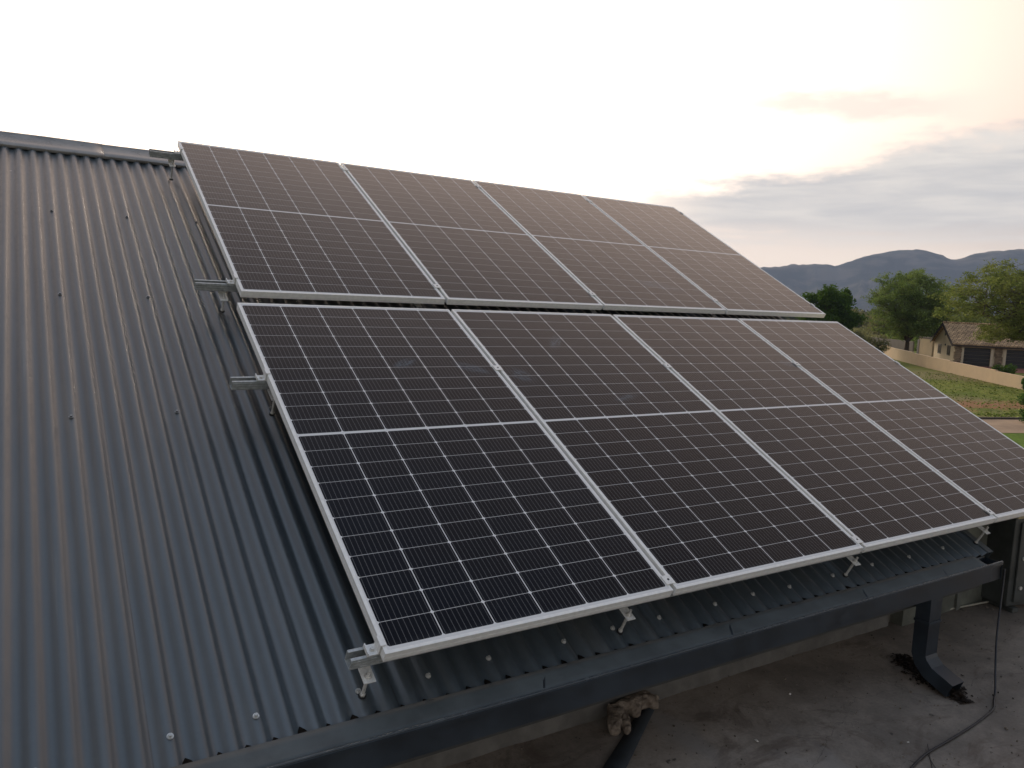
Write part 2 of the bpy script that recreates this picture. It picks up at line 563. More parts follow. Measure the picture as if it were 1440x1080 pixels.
# roof screws: hex head, washer, neoprene
def screw_mb():
    m_ = MB()
    m_.cyl((0, 0, .0005), (0, 0, .0030), .0092, 16)
    m_.cyl((0, 0, .0030), (0, 0, .0042), .0075, 16)
    m_.cyl((0, 0, .0042), (0, 0, .0105), .0052, 6)
    return m_


def place_copy(src, loc, rot, parent):
    c = src.copy(); C.objects.link(c); c.parent = parent; c.location = loc; c.rotation_euler = rot
    return c


def crest(n): return CREST0 + CP * n


scr0 = None
spots = [(n_, .032) for n_ in (-17, -13, -9, -5, -2, 2, 5, 8, 12, 15, 18, 22, 25, 28, 32, 36, 40, 44)]
spots += [(n_, v_) for v_ in (1.50, 2.485, 3.467) for n_ in (-22, -17, -12, -7, -2, 3, 8, 13, 23)]
scz = simple('roof_screw_dull', (.26, .27, .28), .45, .6, .2, 90)
scr1 = None
rn = random.Random(4)
for n_, v_ in spots:
    bright = v_ < .1
    loc = (crest(n_) + rn.uniform(-.004, .004), v_ + rn.uniform(-.006, .006), ROOF_W + .0092)
    rt = (rn.uniform(-.06, .06), rn.uniform(-.06, .06), rn.uniform(0, 1))
    if bright:
        if scr0 is None:
            scr0 = screw_mb().build('screw', MAT['screw'], roof); scr0.location = loc; scr0.rotation_euler = rt
        else: place_copy(scr0, loc, rt, roof)
    else:
        if scr1 is None:
            scr1 = screw_mb().build('screw', scz, roof); scr1.location = loc; scr1.rotation_euler = rt
        else: place_copy(scr1, loc, rt, roof)

# barge flashing at the right verge of the front sheets
mb = MB()
mb.add([(3.478, EAVE_V - .004, ROOF_W + .012), (3.525, EAVE_V - .004, ROOF_W + .012), (3.525, .62, ROOF_W + .012), (3.478, .62, ROOF_W + .012),
        (3.525, EAVE_V - .004, ROOF_W - .07), (3.525, .62, ROOF_W - .07)], [(0, 1, 2, 3), (1, 4, 5, 2)])
o = mb.build('barge_flashing', MAT['roof'], house, fix=False); o.rotation_euler = rotp
s_ = o.modifiers.new('thickness', 'SOLIDIFY'); s_.thickness = .002

# gutter: open box with rolled rim
GY0, GY1 = -.040, .052      # front and back
GZT, GZB = -.229, -.323
gut = MB()
t_ = .0016
GX0, GX1 = -3.23, 3.47
prof = [(GY1, -.226), (GY1, GZB), (GY0 + .004, GZB), (GY0 + .004, GZT - .018), (GY0 - .003, GZT - .015), (GY0 - .003, GZT - .003), (GY0 + .001, GZT), (GY0 + .006, GZT - .001)]
nseg = 60
vs = []; fs = []
for i in range(nseg + 1):
    x = GX0 + (GX1 - GX0) * i / nseg
    for (a_, b_) in prof:
        wv = .0022 * noise.noise(Vector((x * 1.1, 0, 7)))
        vs.append((x, a_ + wv, b_ + .0018 * noise.noise(Vector((x * .9, 4, 1)))))
K = len(prof)
for i in range(nseg):
    for k in range(K - 1):
        a_ = i * K + k
        fs.append((a_, a_ + K, a_ + K + 1, a_ + 1))
gut.add(vs, fs)
gutter = gut.build('gutter', MAT['gutter'], house, fix=False, smooth=True, autosmooth=25)
s_ = gutter.modifiers.new('thickness', 'SOLIDIFY'); s_.thickness = .0016; s_.offset = 0
o = MB().box(GX1 - .001, GX1 + .001, GY0 - .002, GY1 + .001, GZB - .002, GZT - .004).build('end_cap', MAT['gutter'], gutter)
# apron strip: laid over the ends of the crests and hooked on the gutter rim
ap = MB()
pe = slope_pt(0, EAVE_V + .004, ROOF_W + .0105)
vs = []; fs = []
AX1 = 3.335
for i in range(241):
    x = GX0 + .02 + (AX1 - GX0 - .02) * i / 240
    wv = .0016 * noise.noise(Vector((x * 2.3, 1, 2)))
    for k in range(5):
        f_ = k / 4
        yv = pe.y + (GY0 + .005 - pe.y) * f_
        zv = pe.z + (GZT - .001 - pe.z) * f_ + .0018 * f_ * noise.noise(Vector((x * .9, 4, 1))) + wv * math.sin(math.pi * f_) * 1.6 - .002 * math.sin(math.pi * f_)
        vs.append((x, yv + (wv if k == 0 else 0), zv))
for i in range(240):
    for k in range(4):
        a_ = i * 5 + k
        fs.append((a_, a_ + 5, a_ + 6, a_ + 1))
ap.add(vs, fs)
o = ap.build('apron_strip', MAT['gutter_in'], gutter, fix=False, smooth=True)
s_ = o.modifiers.new('thickness', 'SOLIDIFY'); s_.thickness = .0008; s_.offset = -1
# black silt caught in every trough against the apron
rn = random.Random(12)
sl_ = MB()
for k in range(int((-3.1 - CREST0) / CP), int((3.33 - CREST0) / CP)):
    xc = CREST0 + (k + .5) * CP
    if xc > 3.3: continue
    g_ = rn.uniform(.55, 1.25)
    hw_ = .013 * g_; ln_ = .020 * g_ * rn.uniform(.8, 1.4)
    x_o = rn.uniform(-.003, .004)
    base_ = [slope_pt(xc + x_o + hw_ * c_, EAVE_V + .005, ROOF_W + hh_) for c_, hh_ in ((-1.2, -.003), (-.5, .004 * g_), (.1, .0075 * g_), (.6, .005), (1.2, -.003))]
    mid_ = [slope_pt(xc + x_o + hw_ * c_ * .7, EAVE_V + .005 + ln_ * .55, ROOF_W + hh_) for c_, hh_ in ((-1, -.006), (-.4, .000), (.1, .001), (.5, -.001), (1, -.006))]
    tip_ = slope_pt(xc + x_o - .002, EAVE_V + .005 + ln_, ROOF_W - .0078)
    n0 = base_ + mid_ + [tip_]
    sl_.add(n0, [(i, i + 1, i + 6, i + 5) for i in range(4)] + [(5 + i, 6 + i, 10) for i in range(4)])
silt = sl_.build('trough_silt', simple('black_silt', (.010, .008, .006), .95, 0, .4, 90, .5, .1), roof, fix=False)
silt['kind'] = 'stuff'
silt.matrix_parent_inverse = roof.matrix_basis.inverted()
MB().tube([(GX0 + (GX1 - GX0) * i / 60, GY0 + .002 + .0022 * noise.noise(Vector(((GX0 + (GX1 - GX0) * i / 60) * 1.1, 0, 7))), GZT + .0005 + .0018 * noise.noise(Vector(((GX0 + (GX1 - GX0) * i / 60) * .9, 4, 1)))) for i in range(61)], .0046, 10).build('rolled_rim', MAT['rim'], gutter, smooth=True)
bx = [.57, 1.46, 2.33, 2.98]
for x in bx:
    M_ = Matrix.Translation((x, .000, GZT + .0085)) @ Matrix.Rotation(R(-34), 4, 'Z') @ Matrix.Rotation(R(14), 4, 'X')
    MB().box(-.0035, .0035, -.030, .034, -.002, .0022, M_).build('bracket', MAT['gutter'], gutter)

# downpipe with a kicked-out shoe
dp = MB()


def rect_sweep(m_, pts, hw, hd):
    """rectangular pipe through (y,z) points at fixed x, open lower end"""
    rings = []
    for i, (y_, z_) in enumerate(pts):
        a_ = Vector(pts[max(i - 1, 0)]); b_ = Vector(pts[min(i + 1, len(pts) - 1)])
        d_ = (b_ - a_).normalized(); nrm = Vector((-d_.y, d_.x))
        rings.append((Vector((y_, z_)) + nrm * hd, Vector((y_, z_)) - nrm * hd))
    vs_ = []
    for p_, q_ in rings:
        vs_ += [(-hw, p_.x, p_.y), (hw, p_.x, p_.y), (hw, q_.x, q_.y), (-hw, q_.x, q_.y)]
    fs_ = []
    for i in range(len(pts) - 1):
        for k in range(4):
            fs_.append((i * 4 + k, i * 4 + (k + 1) % 4, i * 4 + 4 + (k + 1) % 4, i * 4 + 4 + k))
    m_.add(vs_, fs_)


rect_sweep(dp, [(0, -.318), (0, -.45), (0, -.620), (-.014, -.655), (-.055, -.695), (-.165, -.738)], .050, .036)
dpo = dp.build('downpipe', MAT['gutter'], house); dpo.location = (2.885, .005, 0)
s_ = dpo.modifiers.new('thickness', 'SOLIDIFY'); s_.thickness = .0016
b_ = dpo.modifiers.new('bevel', 'BEVEL'); b_.width = .004; b_.segments = 2; b_.limit_method = 'ANGLE'; b_.angle_limit = R(50)
cl_ = MB()
for z_ in (-.445,):
    cl_.box(2.885 - .0535, 2.885 + .0535, .005 - .0395, .005 + .0395, z_ - .012, z_)
cl_.build('pipe_joint', MAT['gutter'], house)

# walls under the eave
SLAB = -.78
WY = .53
mb = MB()
mb.box(-3.1, 3.46, WY, WY + .22, SLAB - .02, -.02)
mb.build('wall', MAT['plaster'], house)
# rough mortar fillet at the foot of the wall
fl = MB()
vs = []; fs = []
NX = 260
for i in range(NX + 1):
    x = -3.1 + 6.5 * i / NX
    n_ = noise.noise(Vector((x * 6, 0, 0))); n2_ = noise.noise(Vector((x * 19, 3, 0)))
    d_ = .016 + .010 * n_ + .004 * n2_
    h_ = .085 + .016 * n2_ + .010 * noise.noise(Vector((x * 2.2, 9, 0)))
    vs += [(x, WY + .01, SLAB + h_ + .006), (x, WY - d_ * .6, SLAB + h_), (x, WY - d_ - .006, SLAB + h_ * .5), (x, WY - d_ - .014, SLAB - .005)]
for i in range(NX):
    for k in range(3):
        a_ = i * 4 + k
        fs.append((a_, a_ + 1, a_ + 5, a_ + 4))
fl.add(vs, fs)
fl.build('mortar_skirting', MAT['mortar'], house, smooth=True)
# ledge above the fillet
# fascia behind the gutter
MB().box(-3.2, 3.46, GY1 + .006, GY1 + .028, -.40, -.236).build('fascia', simple('fascia_board', (.05, .05, .048), .7), house)
# soffit
MB().box(-3.2, 3.46, GY1 + .030, WY - .002, -.395, -.385).build('soffit', MAT['dark_wall'], house)
# set back wall beyond the verge
mb = MB()
mb.box(3.462, 4.44, WY - .075, WY + .22, SLAB - .02, -.03)
mb.build('side_wall', MAT['dark_wall'], house)
for x in (3.62, 3.80, 4.02):
    mb = MB()
    mb.box(x, x + .045, WY - .090, WY - .076, SLAB, -.06)
    mb.build('wall_batten', bpy.data.materials.get('dark_batten') or simple('dark_batten', (.10, .105, .09), .7), house)

# storey below and gable ends, so the house stands on the ground
G = -5.06
stucco = simple('cream_stucco', (.42, .37, .29), .85, 0, .12, 3, .3)
MB().box(-5.0, 4.40, .77, 8.0, G - .3, -.43).build('lower_wall', stucco, house)
ry = slope_pt(0, RIDGE_V, ROOF_W)
for x0, x1 in ((-3.08, -2.9), (4.2, 4.40)):
    gb = MB()
    gb.prism([(.80, -.40), (2 * ry.y - .80, -.40), (2 * ry.y - .80, -.12), (ry.y, ry.z - .06), (.80, -.05)], x0, x1)
    gb.build('gable', stucco, house)
# terrace the photographer stands on
mb = MB()
N1, N2 = 120, 90
xs = [-5.0 + 13.0 * i / N1 for i in range(N1 + 1)]
ys = [-6.0 + 6.76 * j / N2 for j in range(N2 + 1)]
vs = [(x, y, SLAB + .006 * noise.noise(Vector((x * .9, y * .9, 0))) + .0015 * noise.noise(Vector((x * 5, y * 5, 0)))) for y in ys for x in xs]
fs = [(j * (N1 + 1) + i, j * (N1 + 1) + i + 1, (j + 1) * (N1 + 1) + i + 1, (j + 1) * (N1 + 1) + i) for j in range(N2) for i in range(N1)]
mb.add(vs, fs)
structure('terrace_floor', mb, MAT['concrete'], smooth=True, fix=False)
MB().box(-5.0, 8.0, -6.0, .75, G - .3, SLAB - .03).build('terrace_base', stucco, house)

# ================================================================== SOLAR PANELS
PW, PH, PD = 1.134, 2.094, .035
GAP = .0171
ROW2_V = PH + .152
ROW2_W = -.0173
ROW2_T = math.asin(.0297 / PH)
ROW2_U = .0513


def make_panel():
    root = thing('solar_panel', '', 'solar panel')
    L = .0115
    fr = MB()
    fr.box(0, L, 0, PH, -PD, 0)
    fr.box(PW - L, PW, 0, PH, -PD, 0)
    fr.box(L, PW - L, 0, L, -PD, 0)
    fr.box(L, PW - L, PH - L, PH, -PD, 0)
    # bottom flanges
    fr.box(L, .030, L, PH - L, -PD, -PD + .002)
    fr.box(PW - .030, PW - L, L, PH - L, -PD, -PD + .002)
    # side grooves read as a thin proud bead along the outer wall
    fr.box(-.0012, -.0001, .002, PH - .002, -.022, -.019)
    fr.box(PW + .0001, PW + .0012, .002, PH - .002, -.022, -.019)
    fr.box(.002, PW - .002, -.0012, -.0001, -.022, -.019)
    fr.build('frame', MAT['alu'], root, bevel=.0007)
    lam = MB().box(L + .0002, PW - L - .0002, L + .0002, PH - L - .0002, -.0062, -.0014)
    lam.build('glass', MAT['pv'], root)
    jb = MB().box(PW * .5 - .05, PW * .5 + .05, PH / 2 - .03, PH / 2 + .03, -.022, -.0068)
    jb.build('junction_box', MAT['rubber'], root)
    return root


def copy_tree(o, parent=None):
    c = o.copy(); C.objects.link(c); c.parent = parent
    for ch in list(o.children): copy_tree(ch, c)
    return c


proto = make_panel()
plab = {
    (0, 0): 'front left solar panel with its lower left corner on the open rail end',
    (0, 1): 'lower row solar panel second from the left, pale smears near its upper left edge',
    (0, 2): 'lower row solar panel third from the left, over the right part of the gutter',
    (0, 3): 'rightmost solar panel of the lower row, beside the grass, cut by the photo edge',
    (1, 0): 'upper left solar panel rising highest against the white sky beside the ridge cap',
    (1, 1): 'upper row solar panel second from the left, against the white sky',
    (1, 2): 'solar panel third from the left in the upper row, bluish smear low on it',
    (1, 3): 'rightmost solar panel of the upper row, its edge running down to the mountains',
}
jit = random.Random(8)
adj = {(0, 0): (.000, 0), (0, 1): (.000, 0), (0, 2): (.004, 0), (0, 3): (.002, 0), (1, 0): (0, 0), (1, 1): (.001, 0), (1, 2): (-.001, 0), (1, 3): (0, 0)}
T_low = Matrix.Rotation(PITCH, 4, 'X')
T_up = T_low @ Matrix.Translation((ROW2_U, ROW2_V, ROW2_W)) @ Matrix.Rotation(ROW2_T, 4, 'X')
first = True
for r_ in (0, 1):
    for c_ in range(4):
        o = copy_tree(proto)
        first = False
        dx_, dy_ = adj[(r_, c_)]
        M_ = (T_up if r_ else T_low) @ Matrix.Translation((c_ * (PW + GAP) + dx_, dy_, jit.uniform(-.0008, .0008)))
        o.location = M_.translation; o.rotation_euler = M_.to_euler()
        if (r_, c_) in SMEARS:
            for ch in o.children:
                if ch.name.startswith('glass'):
                    ch.data = ch.data.copy(); ch.data.materials[0] = pv_laminate(SMEARS[(r_, c_)])
        o['label'] = plab[(r_, c_)]; o['group'] = 'solar panels on the corrugated roof'


for ch in list(proto.children): bpy.data.objects.remove(ch)
bpy.data.objects.remove(proto)

# ================================================================== MOUNTING RAILS
def make_rail(Tm, v0, x0, x1, labels, feet, row_u, mids=True, endr=True):
    """rail along the eave direction in the frame Tm; top of the rail just under the panel frames"""
    M_ = Tm @ Matrix.Translation((0, v0, -.0362))
    root = thing('mounting_rail', labels, 'rail', M_.translation, M_.to_euler(), 'galvanised rails under the solar panels')
    ch = MB()
    hw, h, t = .0205, .041, .0025
    ch.box(x0, x1, -hw, hw, -h, -h + t)
    ch.box(x0, x1, -hw, -hw + t, -h + t, 0)
    ch.box(x0, x1, hw - t, hw, -h + t, 0)
    ch.box(x0, x1, -hw + t, -hw + .010, -t, 0)
    ch.box(x0, x1, hw - .010, hw - t, -t, 0)
    for z_ in (-.009, -.021, -.034):
        ch.box(x0, x1, -hw - .0022, -hw - .0001, z_ - .0028, z_ + .0028)
    ch.build('channel', MAT['galv'], root, bevel=.0005)
    # mid clamps over the gaps
    if mids:
        for c_ in (1, 2, 3):
            xc = row_u + c_ * (PW + GAP) - GAP / 2
            cm = MB()
            cm.box(xc - .0215, xc + .0215, -.021, .021, .0368, .0408)
            cm.box(xc - .0065, xc - .0045, -.020, .020, .012, .0372)
            cm.box(xc + .0045, xc + .0065, -.020, .020, .012, .0372)
            cl = cm.build('mid_clamp', MAT['clamp'], root, bevel=.0005)
            MB().cyl((xc, 0, .0385), (xc, 0, .0416), .0048, 12).build('clamp_bolt', MAT['rubber'], cl)
    ends = [(row_u, -1)] + ([(row_u + 4 * PW + 3 * GAP, 1)] if endr else [])
    for xe, s in ends:
        cm = MB()

        def bx(a, b, *r):
            p, q = sorted((xe + s * a, xe + s * b)); cm.box(p, q, *r)
        bx(-.0125, .006, -.0195, .0195, .0368, .0402)
        bx(.002, .006, -.0195, .0195, .006, .0368)
        bx(.002, .040, -.0195, .0195, .0015, .006)
        bx(.036, .040, -.0195, .0195, .006, .016)
        cl = cm.build('end_clamp', MAT['clamp'], root, bevel=.0005)
        b2 = MB().cyl((xe + s * .019, 0, .0062), (xe + s * .019, 0, .0075), .0085, 16)
        b2.cyl((xe + s * .019, 0, .0075), (xe + s * .019, 0, .0135), .0060, 6)
        b2.build('clamp_bolt', MAT['zinc'], cl)
    inv = (Tm @ Matrix.Translation((0, v0, -.0362))).inverted() @ T_low
    for xf in feet:
        # foot bracket: leg on the down-slope flank, toe parallel to the roof
        zt = -.079
        ft = MB()
        ft.box(xf - .019, xf + .019, hw + .0005, hw + .0045, zt, -.008)
        ft.box(xf - .019, xf + .019, -.053, hw + .0005, zt, zt + .004)
        f_o = ft.build('foot_bracket', MAT['clamp'], root, bevel=.0006)
        yb = -.031
        bt = MB()
        bt.cyl((xf, yb, zt + .004), (xf, yb, zt + .0055), .0125, 18)
        bt.cyl((xf, yb, zt + .0055), (xf, yb, zt + .0125), .0085, 6)
        bt.cyl((xf, yb, zt + .0125), (xf, yb, zt + .030), .0050, 10)
        bt.cyl((xf, yb, zt - .009), (xf, yb, zt - .001), .0085, 6)
        # shank down to the crest of the sheet
        low = inv @ Vector((0, (Tm @ Vector((0, 0, 0))).y * 0, 0))
        # find depth of the crest under this bolt
        p_w = (Tm @ Matrix.Translation((0, v0, -.0362))) @ Vector((xf, yb, 0))
        p_s = T_low.inverted() @ p_w
        zdepth = (ROOF_W + .0085) - p_s.z
        bt.cyl((xf, yb, zdepth + .001), (xf, yb, zt - .001), .0055, 10)
        bt.cyl((xf, yb, zdepth + .004), (xf, yb, zdepth + .010), .0090, 6)
        bt.build('hanger_bolt', MAT['zinc'], f_o, smooth=True, autosmooth=35)
        MB().cyl((xf, yb, zdepth - .003), (xf, yb, zdepth + .003), .0125, 18).build('rubber_washer', MAT['rubber'], f_o)
    return root


make_rail(T_low, .047, -.088, 4.66, 'bottom rail, its open end jutting out at the lower left panel corner', [crest(2) + .004, crest(15) + .02, crest(33), crest(48)], 0.0)
make_rail(T_low, 1.492, -.140, 4.66, 'rail end jutting from the left edge halfway up the lower left panel', [crest(3) - .004, crest(16), crest(33), crest(48)], 0.0)
make_rail(T_up, .150, -.190, 4.66, 'rail end jutting out low on the left edge of the upper left panel', [crest(2) + .030 - ROW2_U, crest(16), crest(33), crest(48)], 0.0)
make_rail(T_up, 1.952, -.190, 4.66, 'rail end standing above the ridge cap by the topmost panel corner', [crest(2) + .03 - ROW2_U, crest(16), crest(33), crest(48)], 0.0)

# ================================================================== THINGS ON THE TERRACE
# black cable hanging off the gutter end and snaking over the floor
pts = [(3.468, -.055, -.262), (3.455, -.062, -.33), (3.40, -.085, -.45), (3.30, -.130, -.58), (3.19, -.190, -.69), (3.09, -.245, -.757), (3.02, -.275, SLAB + .009),
       (2.93, -.315, SLAB + .008), (2.80, -.335, SLAB + .008), (2.65, -.350, SLAB + .008), (2.45, -.362, SLAB + .008), (2.27, -.372, SLAB + .008),
       (2.08, -.41, SLAB + .008), (1.90, -.47, SLAB + .008), (1.7, -.6, SLAB + .008), (1.4, -.9, SLAB + .008)]


def catmull(p, k=8):
    p = [Vector(q_) for q_ in p]; out = []
    for i in range(len(p) - 1):
        a_, b_, c_, d_ = p[max(i - 1, 0)], p[i], p[i + 1], p[min(i + 2, len(p) - 1)]
        for j in range(k):
            t = j / k
            out.append(.5 * ((2 * b_) + (c_ - a_) * t + (2 * a_ - 5 * b_ + 4 * c_ - d_) * t * t + (3 * b_ - a_ - 3 * c_ + d_) * t ** 3))
    out.append(p[-1])
    return out


tag(MB().tube(catmull(pts), .0048, 10).build('cable', MAT['cable'], smooth=True), 'black cable hanging from the gutter end and curving over the concrete floor', 'cable')
wi = MB()
wi.tube(catmull([(2.36, -.33, SLAB + .006), (2.26, -.40, SLAB + .004), (2.12, -.50, SLAB + .003), (1.98, -.62, SLAB + .003)]), .0014, 5)
wi.tube(catmull([(2.31, -.35, SLAB + .006), (2.24, -.42, SLAB + .004), (2.16, -.52, SLAB + .003), (2.06, -.62, SLAB + .003)]), .0012, 5)
tag(wi.build('thin_wire', MAT['cable'], smooth=True), 'pair of hair-thin dark wires lying under the cable on the floor', 'wire')


# crumpled brown work glove by the foot of the wall
def lump(pts, name, mat, sub=2, disp=0.0, seed=0, label=None, cat=None):
    """skinned chain: pts = list of chains of (x,y,z,r)"""
    me = bpy.data.meshes.new(name)
    vs_ = []; es = []; rad = []
    for chn in pts:
        for i, p_ in enumerate(chn):
            if i == 0 and vs_:
                # root the chain on the nearest vertex so far
                base = min(range(len(vs_)), key=lambda k: (Vector(vs_[k]) - Vector(p_[:3])).length)
                vs_.append(p_[:3]); rad.append(p_[3]); es.append((base, len(vs_) - 1))
            else:
                vs_.append(p_[:3]); rad.append(p_[3])
                if i: es.append((len(vs_) - 2, len(vs_) - 1))
    me.from_pydata(vs_, es, [])
    o_ = bpy.data.objects.new(name, me); C.objects.link(o_)
    o_.modifiers.new('skin', 'SKIN')
    for i, sv_ in enumerate(me.skin_vertices[0].data):
        sv_.radius = (rad[i], rad[i]); sv_.use_root = (i == 0)
    sb = o_.modifiers.new('sub', 'SUBSURF'); sb.levels = sub; sb.render_levels = sub
    if disp:
        tx = bpy.data.textures.new(name + '_folds', 'CLOUDS'); tx.noise_scale = .03
        d_ = o_.modifiers.new('folds', 'DISPLACE'); d_.texture = tx; d_.strength = disp; d_.texture_coords = 'GLOBAL'
    me.materials.append(mat)
    return o_


def leather():
    mt, t, b, co = new_mat('worn_leather')
    n = t.noise(co, 22, 6, .65, .5)
    n2 = t.noise(co, 90, 4, .6)
    c = t.mix(t.mr(n, .35, .65), (.120, .092, .070), (.270, .220, .175))
    P(t, b, col=c, rough=.8, spec=.3)
    bump(t, b, t.m('ADD', n, t.m('MULTIPLY', n2, .3)), .8, .012)
    return mt


gz = SLAB
glove = lump([
    [(1.31, .475, gz + .040, .030), (1.36, .478, gz + .045, .040), (1.42, .470, gz + .045, .038), (1.485, .478, gz + .050, .042), (1.525, .485, gz + .045, .040)],
    [(1.26, .430, gz + .040, .034), (1.22, .380, gz + .035, .034), (1.195, .335, gz + .026, .024)],
    [(1.30, .420, gz + .038, .028), (1.275, .365, gz + .030, .024), (1.25, .325, gz + .022, .015)],
    [(1.38, .430, gz + .036, .026), (1.375, .395, gz + .026, .020)],
    [(1.50, .440, gz + .036, .030), (1.49, .408, gz + .026, .022)],
], 'glove', leather(), 3, .018)
tag(glove, 'crumpled brown leather work glove lying against the wall below the gutter', 'glove')

# dark strip on the floor beside the glove, widening away from the wall
st = MB()
vs = []; fs = []
for i in range(15):
    f_ = i / 14
    xa = 1.555 - 1.10 * f_; ya = .500 - .72 * f_
    for s_2 in (-1, 0, 1):
        px_ = xa + s_2 * (.018 + .024 * f_); py_ = ya - s_2 * (.020 + .022 * f_)
        vs.append((px_, py_, SLAB + .010 + (.002 if s_2 == 0 else 0) + .004 * noise.noise(Vector((f_ * 6, s_2, 1)))))
for i in range(14):
    for k in range(2):
        a_ = i * 3 + k
        fs.append((a_, a_ + 3, a_ + 4, a_ + 1))
st.add(vs, fs)
o = st.build('dark_strip', simple('dark_blue_grey', (.035, .042, .050), .7, 0, .35, 8, .2), smooth=True, fix=False)
s_ = o.modifiers.new('thickness', 'SOLIDIFY'); s_.thickness = .002
tag(o, 'dark blue-grey flat strip lying on the floor in front of the glove', 'metal strip')


def debris_mat():
    mt, t, b, co = new_mat('wet_leaf_litter')
    n = t.noise(co, 40, 6, .7)
    P(t, b, col=t.mix(t.mr(n, .3, .7), (.008, .006, .005), (.035, .022, .014)), rough=.75, spec=.3)
    return mt


dm = debris_mat()
# heap of dark litter under the downpipe shoe: many small flakes on a low mound
rn = random.Random(21)
hp = MB()
for i in range(1800):
    t_h = rn.random()
    cx_ = 3.06 - .16 * t_h; cy_ = .20 - .40 * t_h
    wd = .055 * math.sin(math.pi * min(1, .15 + .8 * t_h)) + .012
    x = cx_ + rn.gauss(0, wd * .55) - .02; y = cy_ + rn.gauss(0, wd * .7)
    rr = math.hypot(x - cx_, y - cy_) / (wd * 2)
    z = SLAB + .004 + max(0, .03 * (1 - rr)) * rn.random()
    s_l = rn.uniform(.004, .014)
    a_ = rn.uniform(0, 6.28); tl = rn.uniform(-.6, .6)
    M_ = Matrix.Translation((x, y, z)) @ Matrix.Rotation(a_, 4, 'Z') @ Matrix.Rotation(tl, 4, 'X')
    vs_ = [M_ @ Vector(p_) for p_ in ((-s_l, -s_l * .4, 0), (s_l, -s_l * .3, .001), (s_l * .8, s_l * .5, 0), (-s_l * .7, s_l * .45, .002))]
    hp.add(vs_, [(0, 1, 2, 3)])
tag(hp.build('leaf_litter', dm, fix=False), 'dark wet leaf litter heaped under the spout of the downpipe', 'litter', kind='stuff')
# grit and crumbs over the floor
gr = MB()
for i in range(900):
    x = rn.uniform(.3, 4.4); y = rn.uniform(-1.0, .50)
    s_l = rn.choice((.0015, .002, .0025, .003, .004)) * rn.uniform(.8, 1.3)
    M_ = Matrix.Translation((x, y, SLAB + s_l * .4 + .004)) @ Matrix.Rotation(rn.uniform(0, 6), 4, 'Z') @ Matrix.Rotation(rn.uniform(0, 6), 4, 'X')
    gr.box(-s_l, s_l, -s_l * .7, s_l * .6, -s_l * .5, s_l * .5, M_)
tag(gr.build('grit', simple('grit', (.11, .09, .07), .9, 0, .7, 3), fix=False), 'grit and crumbs scattered over the concrete floor', 'grit', kind='stuff')
# a few pale mortar chips
chip = None
chips = [(2.18, .235, .009, 'small pale mortar chip on the floor right of the dark strip'), (1.72, .04, .010, 'pale mortar chip lying lower on the floor, nearest the bottom edge'),
         (2.30, -.28, .006, 'tiny pale chip on the floor beside the bend of the black cable')]
for i, (x, y, s_l, lb) in enumerate(chips):
    c2 = MB()
    c2.add([(-s_l, -s_l * .4, 0), (s_l * .8, -s_l * .5, 0), (s_l, s_l * .5, 0), (-s_l * .6, s_l * .6, 0), (-s_l * .6, 0, s_l * .7), (s_l * .5, .001, s_l * .6)],
           [(0, 3, 2, 1), (0, 1, 5, 4), (1, 2, 5), (2, 3, 4, 5), (3, 0, 4)])
    o = c2.build('mortar_chip', simple('pale_chip', (.55, .52, .47), .9) if i == 0 else bpy.data.materials['pale_chip'])
    o.location = (x, y, SLAB + .004); o.rotation_euler = (0, 0, i * 1.3)
    tag(o, lb, 'chip', 'pale chips on the terrace')

# dark steel cabinet at the right edge
cb = thing('steel_cabinet', 'dark bolted steel cabinet at the right edge, under the last panel', 'cabinet', (4.30, .285, SLAB), (0, 0, R(-12)))
cabm = simple('dark_enamel', (.060, .066, .063), .45, .2, .3, 6, .08)
c1 = MB().box(0, .62, 0, .26, .03, .60)
c1.build('body', cabm, cb, bevel=.006)
c1 = MB().box(.045, .60, -.014, -.001, .06, .57)
dr = c1.build('door', cabm, cb, bevel=.003)
for z_ in (.53, .34, .15):
    MB().cyl((.085, -.022, z_), (.085, -.014, z_), .012, 10).build('bolt', MAT['zinc'], dr)
for x_ in (.02, .55):
    MB().box(x_, x_ + .05, -.03, .24, 0, .029).build('foot', cabm, cb)
MB().box(-.012, .65, -.022, .27, .602, .622).build('top_board', simple('weathered_timber', (.36, .31, .20), .8, 0, .3, 20, .3), cb)
tb = MB().tube(catmull([(3.92, .470, SLAB + .008), (4.08, .445, SLAB + .010), (4.26, .425, SLAB + .008), (4.45, .40, SLAB + .008)]), .006, 8)
tag(tb.build('conduit', simple('pale_conduit', (.33, .31, .25), .6), smooth=True), 'pale thin conduit lying along the foot of the dark wall', 'conduit')


